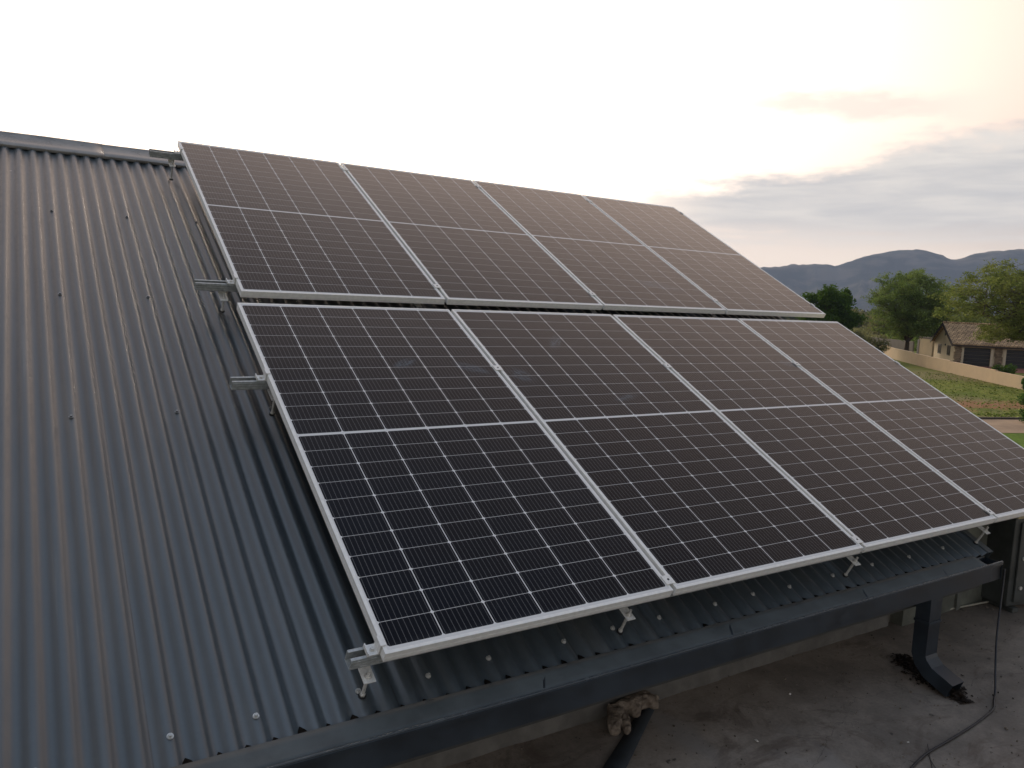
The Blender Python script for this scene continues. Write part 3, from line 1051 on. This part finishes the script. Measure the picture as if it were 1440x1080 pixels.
# ================================================================== LAND
def ground_mat():
    mt, t, b, co = new_mat('veld_ground')
    a = t.noise(co, .045, 6, .6, .4)
    bb = t.noise(co, .35, 6, .65)
    f = t.noise(co, 3.5, 5, .7)
    vf = t.noise(co, 16, 3, .7)
    g = t.mix(t.mr(bb, .35, .65), (.105, .150, .018), (.205, .225, .040))
    g = t.mix(t.mr(f, .38, .66, 0, .7), g, (.070, .090, .018))
    dry = t.mr(a, .46, .60)
    g = t.mix(t.m('MULTIPLY', dry, .75), g, (.22, .185, .095))
    # bare red soil trodden along the road side
    x, y, z = t.xyz(co)
    # distance across the road direction
    s = t.m('ADD', t.m('MULTIPLY', x, .334), t.m('MULTIPLY', y, .943))
    s = t.m('ADD', s, t.m('MULTIPLY', t.m('SUBTRACT', bb, .5), 7.0))
    band = t.m('MULTIPLY', t.mr(s, 40.2, 42.0), t.mr(s, 46.5, 44.0))
    g = t.mix(t.m('MULTIPLY', band, t.mr(f, .30, .55, .25, .95)), g, (.28, .135, .075))
    g = t.scale(g, t.mr(vf, .3, .7, .75, 1.25))
    P(t, b, col=g, rough=.95, spec=.1)
    bump(t, b, f, .8, .15)
    return mt


gm = ground_mat()
mb = MB()
S = 4250
ringx = [-S, -3000, -1200, -500, -200, -100, -60, -30, 0, 30, 50, 70, 90, 110, 130, 160, 200, 300, 500, 900, 1600, 3000, S]
vs = []
for y in ringx:
    for x in ringx:
        vs.append((x, y, G))
n_ = len(ringx)
mb.add(vs, [(j * n_ + i, j * n_ + i + 1, (j + 1) * n_ + i + 1, (j + 1) * n_ + i) for j in range(n_ - 1) for i in range(n_ - 1)])
structure('ground', mb, gm, fix=False)
# dirt road
rd = MB()
dv = Vector((.943, -.334)); nv = Vector((.334, .943))
p0 = Vector((45.7, 20.25))
vs = []; fs = []
for i in range(61):
    s = -60 + 3.0 * i
    for k, o_ in enumerate((-2.35, -1.2, 0, 1.2, 2.35)):
        e_ = .12 * noise.noise(Vector((s * .3, k * 2.0, 0))) if k in (0, 4) else 0
        p_ = p0 + dv * s + nv * (o_ + e_)
        vs.append((p_.x, p_.y, G + .02 + (.03 if k == 2 else 0)))
for i in range(60):
    for k in range(4):
        a_ = i * 5 + k
        fs.append((a_, a_ + 5, a_ + 6, a_ + 1))
rd.add(vs, fs)
structure('road', rd, simple('packed_dirt_road', (.32, .235, .165), .95, 0, .18, .5, .5, .1), fix=False)
# kerb between the road and the field
kb = MB()
a_ = p0 + nv * 2.42
M_ = Matrix.Translation((a_.x, a_.y, G)) @ Matrix.Rotation(math.atan2(dv.y, dv.x), 4, 'Z')
kb.box(-60, 120, 0, .16, 0, .12, M_)
structure('kerb', kb, simple('dark_kerb', (.07, .055, .045), .9))
a_ = p0 - nv * 2.55
M_ = Matrix.Translation((a_.x, a_.y, G)) @ Matrix.Rotation(math.atan2(dv.y, dv.x), 4, 'Z')
lw = MB().box(-60, 120, -14, 0, .005, .035, M_)
structure('lawn', lw, simple('green_lawn', (.085, .15, .014), .95, 0, .35, 4, .6, .1))
# driveway in front of the garages
dwv = MB()
A = Vector((98.4, 50.95)); F = Vector((.666, -.746)); D = Vector((.746, .666))


def hp_(f, d, z):
    p_ = A + F * f + D * d
    return Vector((p_.x, p_.y, z))


dwv.add([hp_(-.5, -9, G + .03), hp_(18, -9, G + .03), hp_(18, -.02, G + .03), hp_(-.5, -.02, G + .03)], [(0, 1, 2, 3)])
structure('driveway', dwv, simple('red_paving', (.20, .085, .060), .9, 0, .2, 4, .2, .2), fix=False)

# grass tufts on the field: uncountable
rn = random.Random(5)
gt = MB()
for i in range(15000):
    s = rn.uniform(-12, 45); o_ = rn.uniform(2.8, 34) if i % 4 else rn.uniform(2.7, 5)
    p_ = p0 + dv * s + nv * o_
    if noise.noise(Vector((p_.x * .12, p_.y * .12, 0))) < -.12: continue
    h_ = rn.uniform(.03, .10); a_ = rn.uniform(0, 3.14); wd = rn.uniform(.04, .12)
    dx_, dy_ = math.cos(a_) * wd, math.sin(a_) * wd
    lx, ly = rn.uniform(-.1, .1), rn.uniform(-.1, .1)
    gt.add([(p_.x - dx_, p_.y - dy_, G), (p_.x + dx_, p_.y + dy_, G), (p_.x + dx_ * .3 + lx, p_.y + dy_ * .3 + ly, G + h_)], [(0, 1, 2)])
tag(gt.build('grass', simple('grass_blades', (.20, .25, .05), .9, 0, .3, .4, 0, .1), fix=False), 'rough grass on the field before the cream wall', 'grass', kind='stuff')

# ------------------------------------------------------------------ boundary wall, stepped down the slope
wl = thing('boundary_wall', 'long low cream boundary wall stepping down between the field and the garage house', 'wall')
base = [(52.0, 7.5), (62.5, 19.0), (73.2, 31.6), (79.5, 38.7), (87.6, 48.0), (97.0, 57.5), (109.0, 68.8), (124, 84), (140, 101)]
hs = [1.0, 1.05, 1.12, 1.22, 1.34, 1.42, 1.46, 1.5]
creamw = simple('cream_render', (.45, .355, .235), .9, 0, .06, .6, .2, .2)
seg = MB(); cap = MB()
for (x0, y0), (x1, y1), h_ in zip(base[:-1], base[1:], hs):
    L_ = math.hypot(x1 - x0, y1 - y0)
    M_ = Matrix.Translation((x0, y0, G)) @ Matrix.Rotation(math.atan2(y1 - y0, x1 - x0), 4, 'Z')
    k = max(1, round(L_ / 5.5))
    for j in range(k):
        hh = h_ + .06 * (j % 2) + .03 * j
        seg.box(L_ * j / k, L_ * (j + 1) / k - .0005, -.11, .11, -.3, hh, M_)
        cap.box(L_ * j / k - .02, L_ * (j + 1) / k - .02, -.12, .12, hh + .002, hh + .035, M_)
seg.build('wall_panel', creamw, wl)
cap.build('coping', simple('pale_coping', (.60, .46, .31), .9), wl)

# ------------------------------------------------------------------ garage house
gh = thing('garage_house', 'cream garage house with brown tiled roof and two dark garage doors', 'house')
EZ = -2.26; HD = 10.8; HL = 16.0; RZ = .05
cream = simple('cream_house_wall', (.48, .41, .29), .9, 0, .08, 1.0, .1, .2)


def hbox(m_, f0, f1, d0, d1, z0, z1):
    P8 = [hp_(f0, d0, z0), hp_(f1, d0, z0), hp_(f1, d1, z0), hp_(f0, d1, z0), hp_(f0, d0, z1), hp_(f1, d0, z1), hp_(f1, d1, z1), hp_(f0, d1, z1)]
    m_.add(P8, [(0, 3, 2, 1), (4, 5, 6, 7), (0, 1, 5, 4), (1, 2, 6, 5), (2, 3, 7, 6), (3, 0, 4, 7)])
    return m_


wm = MB()
# body behind the front wall plus gable
hbox(wm, 0, HL, .3, HD, G - .2, EZ)
wm.add([hp_(0, 0.0, EZ), hp_(0, HD / 2, RZ - .30), hp_(0, HD, EZ), hp_(.3, 0, EZ), hp_(.3, HD / 2, RZ - .30), hp_(.3, HD, EZ)],
       [(0, 1, 2), (5, 4, 3), (0, 3, 4, 1), (1, 4, 5, 2), (0, 2, 5, 3)])
# front wall with door openings
doors = [(1.0, 4.0), (5.7, 8.7), (10.4, 13.4)]
DT = G + 2.28
xs_ = [0] + [v_ for d_ in doors for v_ in d_] + [HL]
for i in range(0, len(xs_), 2):
    hbox(wm, xs_[i], xs_[i + 1], 0, .298, G - .2, EZ)
for d0, d1 in doors:
    hbox(wm, d0 + .001, d1 - .001, 0, .297, DT, EZ)
wm.build('wall', cream, gh)
doorm = simple('dark_garage_door', (.012, .012, .014), .5, 0, .2, 4)
for d0, d1 in doors:
    dm_ = MB()
    for k in range(5):
        z0 = G + .03 + k * 2.25 / 5
        hbox(dm_, d0 + .01, d1 - .01, .16, .22, z0, z0 + 2.25 / 5 - .02)
    dd = dm_.build('garage_door', doorm, gh)
    fr_ = MB()
    hbox(fr_, d0 - .25, d0, -.04, -.003, G, DT + .12)
    hbox(fr_, d1, d1 + .25, -.04, -.003, G, DT + .12)
    fr_.build('door_frame', simple('pale_surround', (.55, .48, .36), .9), gh)


def stone_mat():
    mt, t, b, co = new_mat('stone_cladding')
    v = t.n('ShaderNodeTexVoronoi'); t.set(v.inputs['Vector'], t.vmul(co, (1, 1, 1.7))); v.inputs['Scale'].default_value = 2.6
    r_ = t.xyz(v.outputs['Color'])[0]
    c = t.mix(r_, (.10, .075, .05), (.30, .225, .15))
    P(t, b, col=c, rough=.9, spec=.2)
    return mt


stn = stone_mat()
rn = random.Random(3)
for (f0, f1) in ((-.05, .72), (4.42, 5.28), (9.1, 9.98)):
    q_ = MB()
    z = G
    while z < EZ - .3:
        h_ = rn.uniform(.16, .26)
        w_ = rn.uniform(-.10, .10)
        hbox(q_, f0 + max(w_, -.02), f1 + w_ * .6, -.10, -.003 if f0 > 0 else .35, z, min(z + h_ - .015, EZ - .25))
        z += h_
    q_.build('stone_pier', stn, gh)


def tiles():
    mt, t, b, co = new_mat('brown_roof_tiles')
    bt = t.n('ShaderNodeTexBrick')
    g_ = t.xyz(co)
    u = t.m('ADD', t.m('MULTIPLY', g_[0], F.x), t.m('MULTIPLY', g_[1], F.y))
    t.set(bt.inputs['Vector'], t.comb(u, t.m('MULTIPLY', g_[2], 2.3), 0.0))
    bt.inputs['Scale'].default_value = 1.0
    bt.inputs['Brick Width'].default_value = .45; bt.inputs['Row Height'].default_value = .38
    bt.inputs['Mortar Size'].default_value = .035
    bt.inputs['Color1'].default_value = (.54, .37, .21, 1); bt.inputs['Color2'].default_value = (.38, .26, .155, 1)
    bt.inputs['Mortar'].default_value = (.09, .06, .04, 1)
    n = t.noise(co, 1.5, 5, .6)
    P(t, b, col=t.scale(bt.outputs[0], t.mr(n, .3, .7, .7, 1.3)), rough=.9, spec=.15)
    return mt


tm = tiles()
OV = .55
rf = MB()
sl = (RZ - (EZ)) / (HD / 2)
fe = (-OV * .75, EZ - sl * OV * .75 + .10)
be = (HD + OV * .75, fe[1])
th = .20
for (d0, z0), (d1, z1) in (((fe[0], fe[1]), (HD / 2, RZ + .10)), ((be[0], be[1]), (HD / 2, RZ + .10))):
    f0, f1 = -.45, HL + .45
    rf.add([hp_(f0, d0, z0), hp_(f1, d0, z0), hp_(f1, d1, z1), hp_(f0, d1, z1), hp_(f0, d0, z0 - th), hp_(f1, d0, z0 - th), hp_(f1, d1, z1 - th), hp_(f0, d1, z1 - th)],
           [(0, 1, 2, 3), (7, 6, 5, 4), (0, 4, 5, 1), (1, 5, 6, 2), (3, 7, 4, 0), (2, 6, 7, 3)])
rfo = rf.build('roof', tm, gh)
rg = MB(); rg.tube([hp_(-.5, HD / 2, RZ + .12), hp_(HL + .5, HD / 2, RZ + .12)], .14, 8); rg.build('ridge_tile', tm, rfo, smooth=True)
fm_ = MB(); hbox(fm_, -.45, HL + .45, fe[0] - .05, fe[0] - .005, fe[1] - .34, fe[1] - .12)
fm_.build('fascia', simple('dark_fascia', (.045, .03, .022), .8), gh)
vb = MB()
for (d0, z0), (d1, z1) in (((fe[0], fe[1]), (HD / 2, RZ + .10)), ((be[0], be[1]), (HD / 2, RZ + .10))):
    vb.add([hp_(-.52, d0, z0 + .02), hp_(-.52, d1, z1 + .02), hp_(-.52, d1, z1 - .42), hp_(-.52, d0, z0 - .42),
            hp_(-.455, d0, z0 + .02), hp_(-.455, d1, z1 + .02), hp_(-.455, d1, z1 - .42), hp_(-.455, d0, z0 - .42)],
           [(0, 1, 2, 3), (7, 6, 5, 4), (0, 4, 5, 1), (1, 5, 6, 2), (2, 6, 7, 3), (3, 7, 4, 0)])
vb.build('barge_board', simple('dark_bargeboard', (.03, .02, .015), .8), gh)
glassm = simple('dark_window_glass', (.01, .011, .013), .15, 0, .2, 3)
for d0, d1, z0, z1 in ((2.3, 3.7, -3.95, -2.85), (7.0, 8.6, -3.98, -2.88)):
    wf = MB()
    hbox(wf, -.035, -.002, d0 - .1, d1 + .1, z0 - .1, z0); hbox(wf, -.035, -.002, d0 - .1, d1 + .1, z1, z1 + .1)
    hbox(wf, -.035, -.002, d0 - .1, d0, z0, z1); hbox(wf, -.035, -.002, d1, d1 + .1, z0, z1)
    hbox(wf, -.030, -.004, (d0 + d1) / 2 - .04, (d0 + d1) / 2 + .04, z0, z1)
    wfo = wf.build('window', simple('brown_window_frame', (.05, .035, .025), .7) if 'brown_window_frame' not in bpy.data.materials else bpy.data.materials['brown_window_frame'], gh)
    pn = MB(); hbox(pn, -.020, -.003, d0, d1, z0, z1); pn.build('pane', glassm, wfo)
av = MB(); hbox(av, -.03, -.002, 5.15, 5.65, -1.55, -.85); av.build('attic_vent', glassm, gh)
for d_ in (4.7,):
    lt = MB(); hbox(lt, -.12, -.002, d_, d_ + .18, -2.85, -2.6); lt.build('wall_lamp', simple('lamp_body', (.03, .03, .03), .5), gh)


# outbuilding and garden wall left of the garage house
def at(px_az, dist, z=G):
    a_ = R(px_az)
    return Vector((-.865 + dist * math.cos(a_), -1.989 + dist * math.sin(a_), z))


def wall_between(m_, a, b, th_, z0, z1):
    L_ = (b - a).length
    M_ = Matrix.Translation((a.x, a.y, 0)) @ Matrix.Rotation(math.atan2(b.y - a.y, b.x - a.x), 4, 'Z')
    m_.box(0, L_, 0, th_, z0, z1, M_)


ob = thing('outbuilding', 'small flat cream outbuilding between the acacia and the garage house', 'outbuilding')
a0 = at(30.15, 127); a1 = at(29.38, 124)
m_ = MB(); wall_between(m_, a0, a1, 5.0, G - .2, -2.35); m_.build('wall', cream, ob)
m_ = MB(); wall_between(m_, a0 + (a0 - a1).normalized() * .3, a1 + (a1 - a0).normalized() * .3, 5.4, -2.345, -2.10); m_.build('roof', simple('dark_flat_roof', (.05, .04, .032), .8), ob)
dvec = (a1 - a0).normalized(); nvec = Vector((dvec.y, -dvec.x, 0))
m_ = MB(); p1 = a0 + dvec * .0 + nvec * .03 - dvec * .45; wall_between(m_, p1, p1 + dvec * .55, .06, G, -2.5); m_.build('door', simple('dark_door', (.02, .015, .012), .6), ob)
gw = MB()
b0 = at(33.0, 142); b1 = at(30.5, 131)
wall_between(gw, b0, b1, .22, G - .2, -3.0)
o = gw.build('garden_wall', simple('grey_garden_wall', (.16, .145, .125), .9, 0, .15, 1))
tag(o, 'grey-brown garden wall behind the trunk of the feathery acacia', 'wall')


# ------------------------------------------------------------------ trees
def leaf_mat(name, c0, c1):
    mt, t, b, co = new_mat(name)
    n = t.noise(co, .55, 4, .6)
    n2 = t.noise(co, 5.0, 3, .6)
    c = t.mix(t.mr(n, .35, .65), c0, c1)
    c = t.scale(c, t.mr(n2, .3, .7, .7, 1.35))
    P(t, b, col=c, rough=.75, spec=.2)
    # thin leaves let light through
    tr = t.n('ShaderNodeBsdfTranslucent'); t.set(tr.inputs[0], c)
    mx = t.n('ShaderNodeMixShader'); mx.inputs[0].default_value = .42
    t.t.links.new(b.outputs[0], mx.inputs[1]); t.t.links.new(tr.outputs[0], mx.inputs[2])
    t.t.links.new(mx.outputs[0], t.t.nodes['Material Output'].inputs[0])
    return mt


bark = simple('grey_brown_bark', (.085, .065, .048), .9, 0, .35, 3, .4, .1)


def rvec(rn):
    while True:
        v = Vector((rn.uniform(-1, 1), rn.uniform(-1, 1), rn.uniform(-1, 1)))
        if 0 < v.length < 1: return v


def leaf(m_, p, s, rn, flat=.5):
    n = rvec(rn).normalized(); n.z = n.z * (1 - flat) + flat * (1 if n.z >= 0 else -1); n.normalize()
    a = n.orthogonal().normalized(); b = n.cross(a)
    t = rn.uniform(0, 6.28); u = a * math.cos(t) + b * math.sin(t); v = n.cross(u)
    u *= s; v *= s * rn.uniform(.35, .6)
    m_.add([p - u, p - v, p + u, p + v], [(0, 1, 2, 3)])


def tree(name, label, cat, loc, seed, h, crown, leafm, fork=.35, nl=14000, ls=.17, trunk_r=.28, flat=.5, lean=(0, 0), nlimb=7, clump=.9, group=None, fan=False, stems=2):
    """crown = (rx, ry, rz, zc): ellipsoid the branches grow towards; every limb divides twice"""
    rn = random.Random(seed)
    root = thing(name, label, cat, loc, (0, 0, 0), group)
    wd = MB(); lv = MB()
    rx, ry, rz, zc = crown
    fk = Vector((lean[0] * .2, lean[1] * .2, h * fork))
    wd.tube([Vector((0, 0, -.2)), Vector((rn.uniform(-.1, .1), 0, fk.z * .5)), fk], [trunk_r * 1.25, trunk_r, trunk_r * .8], 9)
    tips = []
    cc = Vector((lean[0], lean[1], zc))
    for i in range(nlimb):
        a = 2 * math.pi * (i + rn.uniform(-.35, .35)) / nlimb
        inner = (i % 3 == 0)
        rr = rn.uniform(.15, .35) if inner else rn.uniform(.55, .85)
        zz = rn.uniform(.45, .85) if inner else rn.uniform(-.45, .45)
        end = cc + Vector((rx * rr * math.cos(a), ry * rr * math.sin(a), rz * zz))
        mid = fk.lerp(end, .45) + Vector((0, 0, (.10 if fan else -.03) * h)) + rvec(rn) * h * .03
        pts_ = catmull([fk, mid, end], 5)
        r0 = trunk_r * rn.uniform(.40, .55)
        wd.tube(pts_, [r0 * (1 - .78 * k / (len(pts_) - 1)) for k in range(len(pts_))], 7)
        for j in range(9):
            t = rn.uniform(.25, 1.0)
            s0 = pts_[min(int(t * (len(pts_) - 1)), len(pts_) - 1)]
            # aim at a random place in the crown shell on this limb's side
            for _ in range(20):
                d_ = rvec(rn).normalized()
                tgt = cc + Vector((d_.x * rx, d_.y * ry, d_.z * rz))
                out = Vector((math.cos(a), math.sin(a), 0))
                if (tgt - s0).length < 1.15 * max(rx, rz) and (inner or d_.dot(out) > -.2): break
            e2 = s0.lerp(tgt, rn.uniform(.55, 1.0)) + rvec(rn) * .3
            m2 = s0.lerp(e2, .5) + rvec(rn) * .25 + Vector((0, 0, .04 * h if fan else 0))
            p2 = catmull([s0, m2, e2], 4)
            r1 = r0 * .26
            wd.tube(p2, [r1 * (1 - .8 * k / (len(p2) - 1)) for k in range(len(p2))], 5)
            tips += [(p2[len(p2) // 2], .8), (p2[-3], .9), (e2, 1.0)]
            for q_ in range(5):
                b0 = p2[rn.randint(3, len(p2) - 1)]
                v_ = rvec(rn); v_ = v_.normalized() * rn.uniform(.5, 1.0)
                e3 = b0 + Vector((v_.x * rx * .24, v_.y * ry * .24, v_.z * rz * .18 + (rz * .06 if fan else 0)))
                wd.tube([b0, b0.lerp(e3, .5) + rvec(rn) * .08, e3], [r1 * .35, r1 * .22, r1 * .10], 4)
                tips += [(b0.lerp(e3, .55), .6), (e3, .7)]
    per = max(1, int(nl / len(tips)))
    for p, k in tips:
        nn_ = int(per * rn.uniform(.3, 1.7))
        cs = clump * rn.uniform(.55, 1.3) * k
        for _ in range(nn_):
            q_ = rvec(rn)
            leaf(lv, p + Vector((q_.x * cs, q_.y * cs, q_.z * cs * (.5 if fan else .8))), ls * rn.uniform(.6, 1.4), rn, flat)
    wd.build('trunk', bark, root, smooth=True, fix=False)
    lv.build('crown', leafm, root, fix=False)
    return root


lm_dark = leaf_mat('dark_glossy_leaves', (0.042, 0.084, 0.013), (0.079, 0.147, 0.019))
lm_ac = leaf_mat('feathery_acacia_leaves', (0.125, 0.190, 0.043), (0.198, 0.263, 0.070))
lm_ac2 = leaf_mat('olive_acacia_leaves', (0.138, 0.184, 0.040), (0.227, 0.254, 0.066))
lm_bush = leaf_mat('veld_bush_leaves', (0.113, 0.123, 0.043), (0.196, 0.189, 0.076))
lm_shrub = leaf_mat('fresh_shrub_leaves', (0.038, 0.088, 0.015), (0.076, 0.151, 0.025))

tree('broadleaf_tree', 'dark green round-crowned tree just right of the upper panels', 'tree', tuple(at(35.75, 118)), 31, 10.5, (3.7, 3.7, 3.5, 6.0), lm_dark, fork=.20, nl=60000, ls=.20, trunk_r=.3, flat=.2, clump=1.15, nlimb=18)
tree('acacia_tree', 'tall feathery acacia with a forked trunk, left of the garage house', 'tree', tuple(at(30.85, 123)), 41, 12.9, (6.3, 6.3, 5.0, 7.5), lm_ac, fork=.17, nl=70000, ls=.115, trunk_r=.34, flat=.5, clump=.95, nlimb=20, fan=True)
tree('acacia_tree', 'olive acacia spreading over the garage roof at the right edge', 'tree', tuple(at(23.0, 88)), 9, 11.2, (8.2, 8.2, 4.0, 7.5), lm_ac2, fork=.22, nl=64000, ls=.11, trunk_r=.32, flat=.5, clump=.85, nlimb=18, fan=True, lean=(-.9, 2.0))


def bush(label, loc, seed, r, h, mat, nl=1800, ls=.12, group='bushes beyond the panels'):
    rn = random.Random(seed)
    root = thing('bush', label, 'bush', loc, (0, 0, 0), group)
    wd = MB(); lv = MB()
    for i in range(9):
        a = rn.uniform(0, 6.28); lo = .12 if i < 4 else .5
        e = Vector((r * .7 * math.cos(a) * rn.random(), r * .7 * math.sin(a) * rn.random(), h * rn.uniform(lo, lo + .4)))
        wd.tube([Vector((0, 0, -.05)), e * .5 + rvec(rn) * .1, e], [.05 * r, .035 * r, .015 * r], 5)
        cs = r * rn.uniform(.35, .6)
        for _ in range(nl // 9):
            q_ = rvec(rn)
            p = e + Vector((q_.x * cs, q_.y * cs, q_.z * cs * .8))
            if p.z < .02: p.z = .02 + rn.random() * .2
            leaf(lv, p, ls * rn.uniform(.6, 1.4), rn, .3)
    wd.build('stem', bark, root, fix=False)
    lv.build('foliage', mat, root, fix=False)
    return root


bush('dark leafy shrub on the grass at the right edge, by the dirt road', tuple(at(23.62, 54.5)), 3, .80, 1.9, lm_shrub, 3000, .07)
bush('green sprig shrub against the cream wall at the right edge', tuple(at(24.0, 76)), 6, .75, 1.3, lm_shrub, 2400, .09)
bush('low dark bush behind the cream wall, before the garage doors', tuple(at(25.2, 97)), 4, 1.3, 1.2, lm_dark, 1500, .10)
bush('pale green bush at the foot of the feathery acacia, on its left', tuple(at(32.9, 112)), 8, 2.3, 2.6, lm_bush, 3600, .13)
bush('bright green bush above the garden wall, left of the gable', tuple(at(29.5, 150)), 12, 4.2, 5.6, lm_ac, 5000, .22)
bush('brown-green bush in the field right of the dark round tree', tuple(at(34.1, 190)), 14, 2.2, 1.6, lm_bush, 2000, .22)
bush('grey-green thicket in the field behind the feathery acacia', tuple(at(32.0, 240)), 15, 7.0, 5.0, lm_bush, 4000, .35)
bush('low dark thicket far across the dry field', tuple(at(34.2, 330)), 17, 9.0, 4.0, lm_bush, 3000, .45)
bush('broad olive thicket behind the ridge of the garage roof', tuple(at(28.0, 165)), 18, 5.5, 7.0, lm_ac2, 5000, .25)
bush('dense green thicket behind the outbuilding', tuple(at(30.6, 160)), 19, 5.0, 6.5, lm_ac, 5000, .25)

# scattered scrub and the far wooded plain: uncountable
rn = random.Random(77)
fw = MB()
for i in range(2600):
    a_ = rn.uniform(-15, 105); d_ = 430 + 2300 * rn.random() ** 1.6
    p = at(a_, d_); hh = rn.uniform(3.5, 8.5); rr = rn.uniform(4, 11)
    for _ in range(26):
        q_ = rvec(rn)
        leaf(fw, p + Vector((q_.x * rr, q_.y * rr, hh * .5 + q_.z * hh * .5)), rn.uniform(.9, 2.0) * (1 + d_ / 1500), rn, .2)
tag(fw.build('far_woodland', leaf_mat('far_bushveld', (.030, .040, .016), (.055, .060, .025)), fix=False), 'far wooded plain at the foot of the mountains', 'woodland', kind='stuff')
fs_ = MB()
for i in range(500):
    a_ = rn.uniform(26, 40); d_ = rn.uniform(150, 430)
    p = at(a_, d_); hh = rn.uniform(.5, 1.6); rr = rn.uniform(.6, 2.2)
    for _ in range(30):
        q_ = rvec(rn)
        leaf(fs_, p + Vector((q_.x * rr, q_.y * rr, hh * .5 + q_.z * hh * .5)), rn.uniform(.2, .4), rn, .2)
tag(fs_.build('field_scrub', lm_bush, fix=False), 'low scrub dotted over the dry field', 'scrub', kind='stuff')

# ------------------------------------------------------------------ mountains
sk = [(-30, 2.2), (-15, 2.9), (-5, 3.4), (5, 3.2), (12, 3.9), (18, 4.3), (24.99, 4.26), (26.62, 4.12), (27.39, 3.99), (27.85, 3.88), (28.41, 3.59), (28.88, 3.58), (29.26, 3.8), (29.84, 4.0),
      (30.71, 4.19), (31.45, 4.18), (32.57, 4.01), (33.79, 3.73), (34.67, 3.37), (35.61, 3.01), (36.12, 3.14), (38.52, 3.04), (38.84, 2.93), (40.42, 2.79), (44, 2.5), (50, 2.7), (58, 2.2), (66, 2.5), (76, 1.9), (88, 1.5), (100, .9), (112, .4)]


def sky_el(a):
    for (a0, e0), (a1, e1) in zip(sk[:-1], sk[1:]):
        if a0 <= a <= a1: return e0 + (e1 - e0) * (a - a0) / (a1 - a0)
    return .3


mt_, t, b, co = new_mat('mountain_bush')
n1_ = t.noise(t.vmul(co, (1, 1, 4)), .0035, 7, .62, .4)
n2_ = t.noise(co, .02, 6, .65)
c = t.mix(t.mr(n1_, .42, .58), (.030, .038, .028), (.105, .098, .078))
c = t.mix(t.mr(n2_, .60, .72, 0, .5), c, (.17, .155, .135))
P(t, b, col=c, rough=1.0, spec=0.0)
mo = MB()
NA, NR = 560, 26
vs = []
for i in range(NA + 1):
    a_ = -30 + 142 * i / NA
    D0 = 4000
    e_ = sky_el(a_)
    top = 1.04 + D0 * math.tan(R(e_)) + 5 * noise.noise(Vector((a_ * 2.2, 0, 0))) + 4 * noise.noise(Vector((a_ * 7, 0, 0))) + 2.5 * noise.noise(Vector((a_ * 17, 3, 0)))
    for j in range(NR + 1):
        t_f = j / NR
        # radius runs from the foot (2700 m) to the crest (4000 m) and a bit behind
        r_ = 2600 + 1400 * t_f
        sh = t_f ** 1.7 * .78 + .22 * max(0, min(1, (t_f - .80) / .12)) if j < NR else 1
        rid = noise.noise(Vector((a_ * .55, t_f * 1.6, 5))) * .20 + noise.noise(Vector((a_ * 1.8, t_f * 3.5, 2))) * .12 + noise.noise(Vector((a_ * 5.5, t_f * 7, 8))) * .04
        zz = G + (top - G) * max(0, min(sh + rid * math.sin(math.pi * t_f) * 1.3, .985 if j < NR else 1))
        aa = R(a_)
        vs.append((-.865 + r_ * math.cos(aa), -1.989 + r_ * math.sin(aa), zz - (.5 if j == 0 else 0)))
    aa = R(a_)
    vs.append((-.865 + 4120 * math.cos(aa), -1.989 + 4120 * math.sin(aa), G - .5))
KK = NR + 2
fs = []
for i in range(NA):
    for j in range(KK - 1):
        a_ = i * KK + j
        fs.append((a_, a_ + 1, a_ + KK + 1, a_ + KK))
mo.add(vs, fs)
structure('mountains', mo, mt_, smooth=True)

# ------------------------------------------------------------------ haze: even air round everything
hz = MB().box(-4300, 4300, -4300, 4300, G - 1.0, 420)
hm = bpy.data.materials.new('haze_air'); hm.use_nodes = True
hm.node_tree.nodes.clear()
ov = hm.node_tree.nodes.new('ShaderNodeOutputMaterial')
pv = hm.node_tree.nodes.new('ShaderNodeVolumePrincipled')
pv.inputs['Color'].default_value = (.54, .69, 1.0, 1)
pv.inputs['Density'].default_value = .00012
pv.inputs['Anisotropy'].default_value = 0.0
hm.node_tree.links.new(pv.outputs[0], ov.inputs['Volume'])
ho = hz.build('haze', hm)
ho['kind'] = 'stuff'; ho['label'] = 'thin bluish evening haze'; ho['category'] = 'haze'
